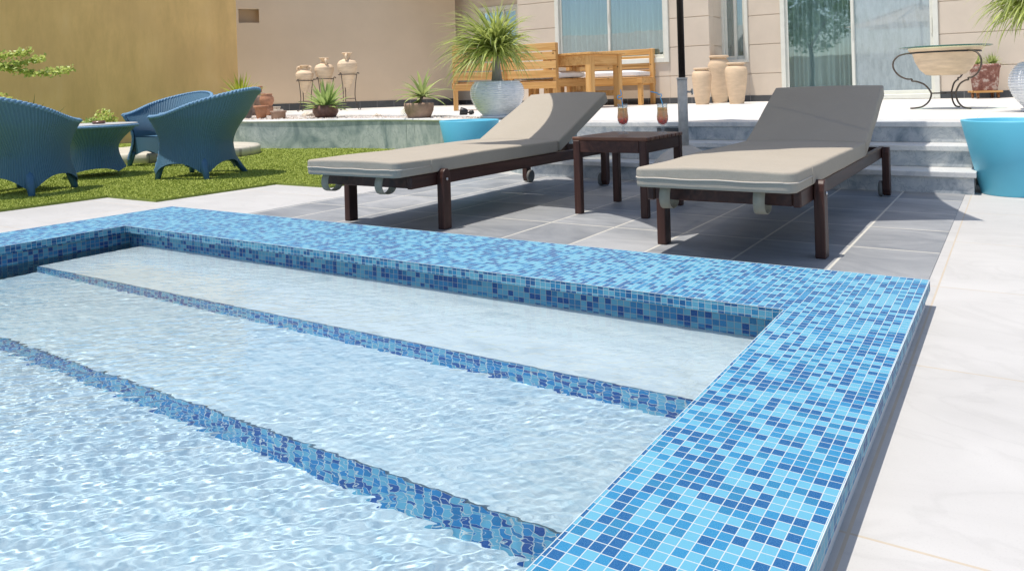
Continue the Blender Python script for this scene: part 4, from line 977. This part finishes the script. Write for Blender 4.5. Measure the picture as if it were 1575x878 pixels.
# pots on wheeled trolleys
def trolley_pot(pxc, foot, y_tr, y_rim, wr, wf, label, tl, n=40, L=.16):
    p = gz(pxc, foot, T); k = mpp(p); zt = (foot-y_tr)*k; zr = (foot-y_rim)*k; hh = zr-zt
    s = thing('pot_trolley', tl, 'trolley', p, .3, 'wooden pot trolleys'); w = wr*k*.44
    b = MB(); b.box(-w, w, -w, -w+.04, zt-.028, zt-.002, .003); b.box(-w, w, w-.04, w, zt-.028, zt-.002, .003); b.box(-w, w, -.02, .02, zt-.028, zt-.002, .003); b.box(-w*.8, -w*.8+.035, -w+.041, w-.041, zt-.029, zt-.004, .003); b.box(w*.8-.035, w*.8, -w+.041, w-.041, zt-.029, zt-.004, .003); b.build('platform', M['pine'], s)
    for ax in (-1, 1):
        for ay in (-1, 1):
            b = MB(); r = (zt-.03)*.42; b.lathe([(r*.4, -.012), (r, -.010), (r, .010), (r*.4, .012)], 16, TR(ax*w*.72, ay*w*.72, r) @ Matrix.Rotation(PI/2, 4, 'Y')); b.box(ax*w*.72-.018, ax*w*.72+.018, ay*w*.72-.01, ay*w*.72+.01, r*1.2, zt-.03); b.build('caster', M['rust'], s)
    t = thing('potted_succulent', label, 'potted plant', (p.x, p.y, p.z+zt), 0, 'worn pots with small spiky plants')
    R1, R0 = wr*k/2, wf*k/2
    b = MB(); b.lathe([(R0, 0), (R0*1.02, .01), (R1*.95, hh*.84), (R1, hh*.86), (R1, hh), (R1*.9, hh), (R1*.86, hh*.9), (.02, hh*.88)], 36); b.build('pot', M['pot_worn'], t)
    b = MB()
    for q in range(7):
        cx_, cy_ = random.uniform(-.6, .6)*R1, random.uniform(-.6, .6)*R1
        for k_ in range(n):
            a = k_*2.4; el = (.1+.85*k_/n)*PI/2; d = Vector((math.cos(a)*math.cos(el), math.sin(a)*math.cos(el), math.sin(el))); b.leaf((cx_, cy_, hh*.9+.01+random.uniform(0, .05)), d, L*random.uniform(.7, 1.1), .014, .5, 4, .2)
    b.build('leaves', M['dracaena'] if L > .15 else M['dark_leaf2'], t)
M['rust'] = var('rusty_orange_caster', (.22, .09, .03), .3, 20, .6)
M['dark_leaf2'] = leafmat('dull_green_leaf', (.03, .07, .03), (.12, .18, .08), 14)
trolley_pot(1169.5, 155, 144, 109, 36, 27, 'dark red worn pot with small spiky plant beside the tall clay jars', 'wooden trolley on orange casters under the pot beside the clay jars', 30, .13)
trolley_pot(1515.5, 151.5, 139.5, 99, 43, 33, 'marbled red worn pot with pale spiky plant behind the glass topped table', 'wooden trolley on orange casters under the pot behind the glass topped table', 30, .17)

# ------------------------------------------------------------------ ribbed glazed pots with ponytail palms
def palm_pot(p, wpot, hpot, label, trunk_h, Ll, n, lean=(0, 0), zc=0, tall=False, droop=1.5):
    t = thing('potted_ponytail_palm', label, 'potted plant', p, 0, 'ponytail palms in ribbed pots')
    R_ = wpot/2; N_ = 22; prof = []
    sh = [(.52, 0), (.56, .02), (.80, .22), (.96, .48), (1.0, .68), (.95, .86), (.84, .97), (.80, 1.0)] if not tall else [(.5, 0), (.55, .03), (.85, .25), (1, .5), (.97, .72), (.8, .9), (.62, 1.0)]
    P_ = smoothpoly([(a, c, 0) for a, c in sh], 14)
    for i, q in enumerate(P_): prof.append((q.x*R_+.008*abs(math.sin(q.y*PI*17)), .03+q.y*hpot))
    prof += [(sh[-1][0]*R_-.03, .03+hpot), (sh[-1][0]*R_-.05, hpot*.92), (.02, hpot*.9)]
    b = MB(); b.lathe(prof, 56); b.build('pot', M['white_glaze'], t)
    b = MB(); b.lathe([(R_*.60, 0), (R_*.66, .012), (R_*.66, .03), (R_*.4, .032)], 40); b.build('saucer', M['white_glaze'], t)
    zt_ = hpot+trunk_h
    b = MB(); b.tube([(0, 0, hpot*.86), (lean[0]*.3, lean[1]*.3, hpot+.1*trunk_h), (lean[0]*.7, lean[1]*.7, hpot+.6*trunk_h), (lean[0], lean[1], zt_)], [.085, .065, .042, .036], 14); b.build('trunk', M['palm_bark'], t)
    b = MB(); Mv = Matrix.Identity(3)
    for k_ in range(n):
        a = random.uniform(0, 2*PI); el = random.uniform(-.15, 1.3); s0 = Vector((lean[0], lean[1], zt_))+Vector((random.gauss(0, .035), random.gauss(0, .035), random.uniform(-.05, .10)))
        d = Vector((math.cos(a)*math.cos(el), math.sin(a)*math.cos(el), math.sin(el)))
        wind = Vector((-sx, -sy, 0))
        d = d+wind*(.55*max(0, random.random()))
        L_ = Ll*random.uniform(.55, 1.0)*(1+.45*max(0, d.normalized().dot(wind)))
        b.leaf(s0, d, L_, random.uniform(.018, .034), droop*random.uniform(.55, 1.3), 9, .15, twist=random.uniform(-.6, .6))
    b.build('leaves', M['palm_leaf'], t); return t
p = gz(766, 181.5, T); k = mpp(p)
palm_pot(p, 82*k, 55*k-.02, 'ponytail palm with windblown leaves in a squat ribbed white glazed pot by the pine benches', 50*k, 88*k, 560)
p = gz(1603, 172, T); k = mpp(p)
palm_pot(p, 84*k, 72*k, 'ponytail palm in a ribbed glazed vase at the right picture edge behind the tub', 92*k, 85*k, 420, tall=True, droop=2.0)
# stone shard lying by the big pot
p = gz(792, 181, T); b = MB(); b.prism([(-.12, -.05), (.02, -.09), (.16, 0), (.05, .08)], 0, .035); o = b.build('stone_slab', M['terracotta_pale']); o.location = p; tag(o, 'flat reddish brown stone slab beside the squat ribbed pot', 'stone')

# ------------------------------------------------------------------ bowl table with glass top
p = gz(1456, 167.5, T); k = mpp(p)
t = thing('glass_table', 'round glass topped table made of a clay bowl on curled iron legs', 'table', (p.x, p.y, T), 0)
zg = .625
b = MB(); b.lathe([(.13, zg-.285), (.18, zg-.275), (.235, zg-.22), (.275, zg-.14), (.30, zg-.05), (.315, zg-.045), (.335, zg-.02), (.335, zg-.006), (.315, zg-.004), (.28, zg-.03), (.22, zg-.15), (.02, zg-.25)], 56); b.build('bowl', M['sand_clay2'], t)
b = MB(); b.lathe([(.30, zg-.058), (.322, zg-.058), (.322, zg-.046), (.30, zg-.046)], 48, cap=False); b.build('ring', M['iron_dark'], t)
b = MB(); b.lathe([(.41, zg), (.415, zg+.003), (.415, zg+.007), (.41, zg+.010)], 64, mi=0); b.build('glass_top', M['glass_table'], t)
b = MB(); b.tube([(.4155*math.cos(a), .4155*math.sin(a), zg+.005) for a in [i*2*PI/72 for i in range(72)]], .0045, 6, closed=True); b.build('glass_edge', M['glass_edge'], t)
La = math.atan2(-sy, -sx)-.36
for i in range(3):
    a = La+i*2*PI/3
    pr = [(.31, zg-.05), (.36, zg-.052), (.43, zg-.075), (.475, zg-.13), (.475, zg-.20), (.43, zg-.27), (.36, zg-.31), (.31, zg-.315), (.308, zg-.335), (.27, zg-.34), (.20, zg-.37), (.15, zg-.43), (.135, zg-.48), (.16, zg-.55), (.22, zg-.60), (.29, .012), (.33, .010)]
    pts = smoothpoly([(r*math.cos(a), r*math.sin(a), z) for r, z in pr], 4); b = MB(); b.tube(pts, .0085, 8); b.build('leg', M['iron'], t)
    b = MB(); b.tube([(0, 0, .16), (.14*math.cos(a), .14*math.sin(a), .16)], .007, 6); b.build('stretcher', M['iron'], t)

# ------------------------------------------------------------------ pine garden furniture
def pine_bench(name, label, loc, ang, L, seat_z, back_z, depth, arms=0, group='pine benches on the terrace', nsl=4):
    """local x along the bench, seat towards +y, back at y=0"""
    t = thing(name, label, 'bench', loc, ang, group); th = .075
    for x in (0, L-th):
        b = MB(); b.box(x, x+th, 0, th, 0, back_z, .006); b.build('leg', M['pine_z'], t)
        b = MB(); b.box(x, x+th, depth-th, depth, 0, seat_z-.10, .006); b.build('leg', M['pine_z'], t)
        b = MB(); b.box(x-.02, x+th-.0, th*.2+.076, depth+.02, seat_z-.10, seat_z-.012, .006); b.build('side_rail', M['pine'], t)
    for i in range(nsl):
        z1 = back_z-i*(back_z-seat_z-.02)/nsl; z0 = z1-(back_z-seat_z-.02)/nsl+.022
        b = MB(); b.box(.0, L, -.026, -.001, z0, z1, .004); b.build('back_slat', M['pine'], t)
    b = MB(); b.box(.0, L, -.026, -.001, seat_z-.13, seat_z-.02, .004); b.build('back_slat', M['pine'], t)
    b = MB(); b.box(th+.001, L-th-.001, depth-.03, depth, seat_z-.10, seat_z-.013, .004); b.build('front_rail', M['pine'], t)
    for i in range(6):
        y = .08+i*(depth-.06)/6; b = MB(); b.box(-.02, L+.02, y, y+(depth-.06)/6-.018, seat_z-.011, seat_z+.012, .004); b.build('seat_slat', M['pine'], t)
    return t
def cushion_on(loc, ang, x0, x1, y0, y1, z, label, grp='white bench cushions'):
    q = bmesh.new(); bmesh.ops.create_cube(q, size=1)
    for v in q.verts: v.co = Vector((x0+(v.co.x+.5)*(x1-x0), y0+(v.co.y+.5)*(y1-y0), (v.co.z+.5)*.12))
    bmesh.ops.subdivide_edges(q, edges=q.edges[:], cuts=9, use_grid_fill=True)
    for v in q.verts:
        c = Vector(((x0+x1)/2, (y0+y1)/2, .047)); d = v.co-c; f = max(abs(d.x)/((x1-x0)/2), abs(d.y)/((y1-y0)/2))
        v.co.z = .047+(v.co.z-.047)*(1-.45*f**6)+.008*noise.noise((v.co.x*5, v.co.y*5, z)); 
    b = MB(); b.merge(q); o = b.build('seat_cushion', M['cush_white']); o.location = (loc[0], loc[1], loc[2]+z); o.rotation_euler = (0, 0, ang); tag(o, label, 'cushion', grp)
# left bench, its back to the pool, running away to the right
a0 = gz(698, 171, T); a1 = gd(783, 165, 12.9); a1.z = T; an = math.atan2(a1.y-a0.y, a1.x-a0.x); LA = (a1-a0).length
zb = (H+ray(700, 70.5).z*dep(a0))-T; zs = .46
pine_bench('pine_bench', 'pine bench with a slatted back and thick knotted corner post behind the ribbed white pot', a0, an, LA, zs, zb, .62)
# middle bench, its back to the camera, open seat end to the right
c1 = gd(858, 166, 12.3); c1.z = T; c0 = gd(783, 165, 12.75); c0.z = T; an2 = math.atan2(c1.y-c0.y, c1.x-c0.x); LB = (c1-c0).length
zb2 = (H+ray(858, 65.5).z*12.3)-T
pine_bench('pine_bench', 'pine bench seen from behind with white cushion showing left of the pine table', c0, an2, LB, zs, zb2, .75)
def setside(bx): pass
cushion_on(c0, an2, .1, LB-.02, .10, .70, zs+.012, 'white cushion on the bench seen from behind')
# seat end extends to the right of the back: end return of the corner bench
r0 = gd(856, 166, 12.35); r0.z = T; r1 = gd(904, 165, 12.75); r1.z = T; an3 = math.atan2(r1.y-r0.y, r1.x-r0.x); L3 = (r1-r0).length
t = thing('pine_stool_seat', 'low slatted pine seat with white pad between the middle bench and the table', 'seat', r0, an3, 'pine benches on the terrace')
for x in (.03, L3-.09):
    for y in (0, .55): b = MB(); b.box(x, x+.07, y, y+.07, 0, .36, .005); b.build('leg', M['pine_z'], t)
b = MB(); b.box(0, L3, -.03, -.001, .35, .47, .005); b.build('front_rail', M['pine'], t)
for i in range(6): b = MB(); b.box(.01+i*L3/6, (i+1)*L3/6-.012, -.02, .62, .462+.01, .485, .003); b.build('seat_slat', M['pine'], t)
cushion_on(r0, an3, .02, L3-.02, .03, .6, .487, 'white pad on the low pine seat beside the table leg')
# right bench facing the camera
e1 = gz(1006, 160.5, T); e1 = gd(1009, 160, dep(e1)); e1.z = T
dirU = Vector((1, 0, 0))
an4 = PI                                   # seat towards -y, local x runs to the left
LR = 1.75
zb3 = (H+ray(1005, 75).z*dep(e1))-T
t4 = pine_bench('pine_bench', 'pine bench facing the pool against the house wall, white cushion along its seat', (e1.x, e1.y, T), an4, LR, .47, zb3, .60, nsl=4)
cushion_on((e1.x, e1.y, T), an4, .05, LR-.05, .10, .56, .482, 'long white cushion on the pine bench that faces the pool')
# table
g1 = gd(910, 165, 12.0); g1.z = T
zt_ = (H+ray(910, 80).z*12.0)-T
sd_ = 1.0
t = thing('pine_table', 'square pine dining table with thick legs among the pine benches', 'table', (g1.x, g1.y, T), 0)
an5 = math.atan2(gd(960, 163, 12.6).y-g1.y, gd(960, 163, 12.6).x-g1.x)
t.rotation_euler = (0, 0, an5); Lx = (gd(957, 163, 12.6)-gd(910, 163, 12.0)).to_2d().length; Ly = 1.0
for x in (.0, Lx-.11):
    for y in (0, Ly-.11): b = MB(); b.box(x, x+.11, y, y+.11, 0, zt_-.035, .006); b.build('leg', M['pine_z'], t)
b = MB()
b.box(.111, Lx-.111, .012, .04, zt_-.20, zt_-.036, .004); b.box(.111, Lx-.111, Ly-.04, Ly-.012, zt_-.20, zt_-.036, .004); b.box(.012, .04, .111, Ly-.111, zt_-.20, zt_-.036, .004); b.box(Lx-.04, Lx-.012, .111, Ly-.111, zt_-.20, zt_-.036, .004)
b.build('apron', M['pine'], t)
b = MB(); b.box(Lx-.08, Lx-.03, .111, Ly-.111, .18, .27, .004); b.build('stretcher', M['pine'], t)
n = 9
for i in range(n): b = MB(); b.box(-.04+i*(Lx+.08)/n, -.04+(i+1)*(Lx+.08)/n-.008, -.04, Ly+.04, zt_-.034, zt_, .004); b.build('tabletop_board', M['pine'], t)

# ------------------------------------------------------------------ planting along the yellow wall
def yb(px, py, d, z=0): q = gd(px, py, d); return Vector((q.x, q.y, .016))
q = yb(45, 200, 11.6)
b = MB(); b.bm.clear()
t = thing('dark_agave', 'dark spiky plant rising behind the left wicker armchair', 'plant', q)
for k_ in range(30):
    a = k_*2.4; el = (.15+.8*k_/30)*PI/2; d = Vector((math.cos(a)*math.cos(el), math.sin(a)*math.cos(el), math.sin(el))); b.leaf((0, 0, .12), d, random.uniform(.6, .8), .05, .25, 6, .25)
b.build('leaves', M['dark_leaf'], t); b = MB(); b.tube([(0, 0, 0), (0, 0, .15)], .05, 8); b.build('stem', M['bark'], t)
def shrub(px, py_top, d, w, h, n, label, m, s=.035):
    q = gd(px, 200, d); q.z = .016
    t = thing('low_shrub', label, 'shrub', q, 0, 'low shrubs along the yellow wall'); b = MB(); leafy(b, 0, 0, h*.55, w, w*.7, h*.5, n, s); b.build('foliage', m, t)
    b = MB()
    for k_ in range(5): b.tube([(0, 0, 0), (random.uniform(-w, w)*.5, random.uniform(-w, w)*.3, h*.7)], .008, 5)
    b.build('stems', M['bark'], t)
shrub(160, 165, 11.3, .26, .62, 1100, 'small bright green shrub seen over the round wicker table', M['bush'])
shrub(140, 172, 11.0, .22, .5, 800, 'low green shrub at the tip of the left armchair rim', M['agave'])
shrub(5, 140, 12.2, .4, .9, 900, 'leafy shrub with pale blossoms at the left picture edge', M['bush'])
# bougainvillea branch reaching in from the left
q = gd(-90, 200, 9.6); q.z = .016
t = thing('bougainvillea', 'arching leafy branches reaching in from the left edge before the yellow wall', 'shrub', q)
def loc_(px, py, d=9.6): return gd(px, py, d)-Vector((q.x, q.y, q.z))
stems = MB(); stems.tube([(0, 0, 0), (.05, 0, .4), loc_(-70, 120)], .03, 8)
fol = MB()
for pts in ([(-70, 120), (-30, 95), (0, 88), (25, 84), (45, 80)], [(-70, 120), (-25, 105), (10, 103), (35, 97), (65, 91)], [(-70, 120), (-10, 102), (15, 106), (35, 111), (60, 114), (85, 112), (108, 107)]):
    P_ = smoothpoly([loc_(*p_) for p_ in pts], 10); stems.tube(P_, lambda t_: .010-.007*t_, 6)
    for i, p_ in enumerate(P_):
        if i < 10: continue
        for k_ in range(9):
            o_ = Vector((random.gauss(0, .03), random.gauss(0, .03), random.gauss(.008, .024))); a = Vector((random.gauss(0, 1), random.gauss(0, 1), random.gauss(0, .7))).normalized(); c = a.orthogonal().normalized(); s_ = random.uniform(.014, .034)
            fol.add([p_+o_-a*s_, p_+o_+c*s_*.6, p_+o_+a*s_, p_+o_-c*s_*.6], [(0, 1, 2, 3)], smooth=False)
stems.build('branches', M['bark'], t); fol.build('leaves', M['bush'], t)
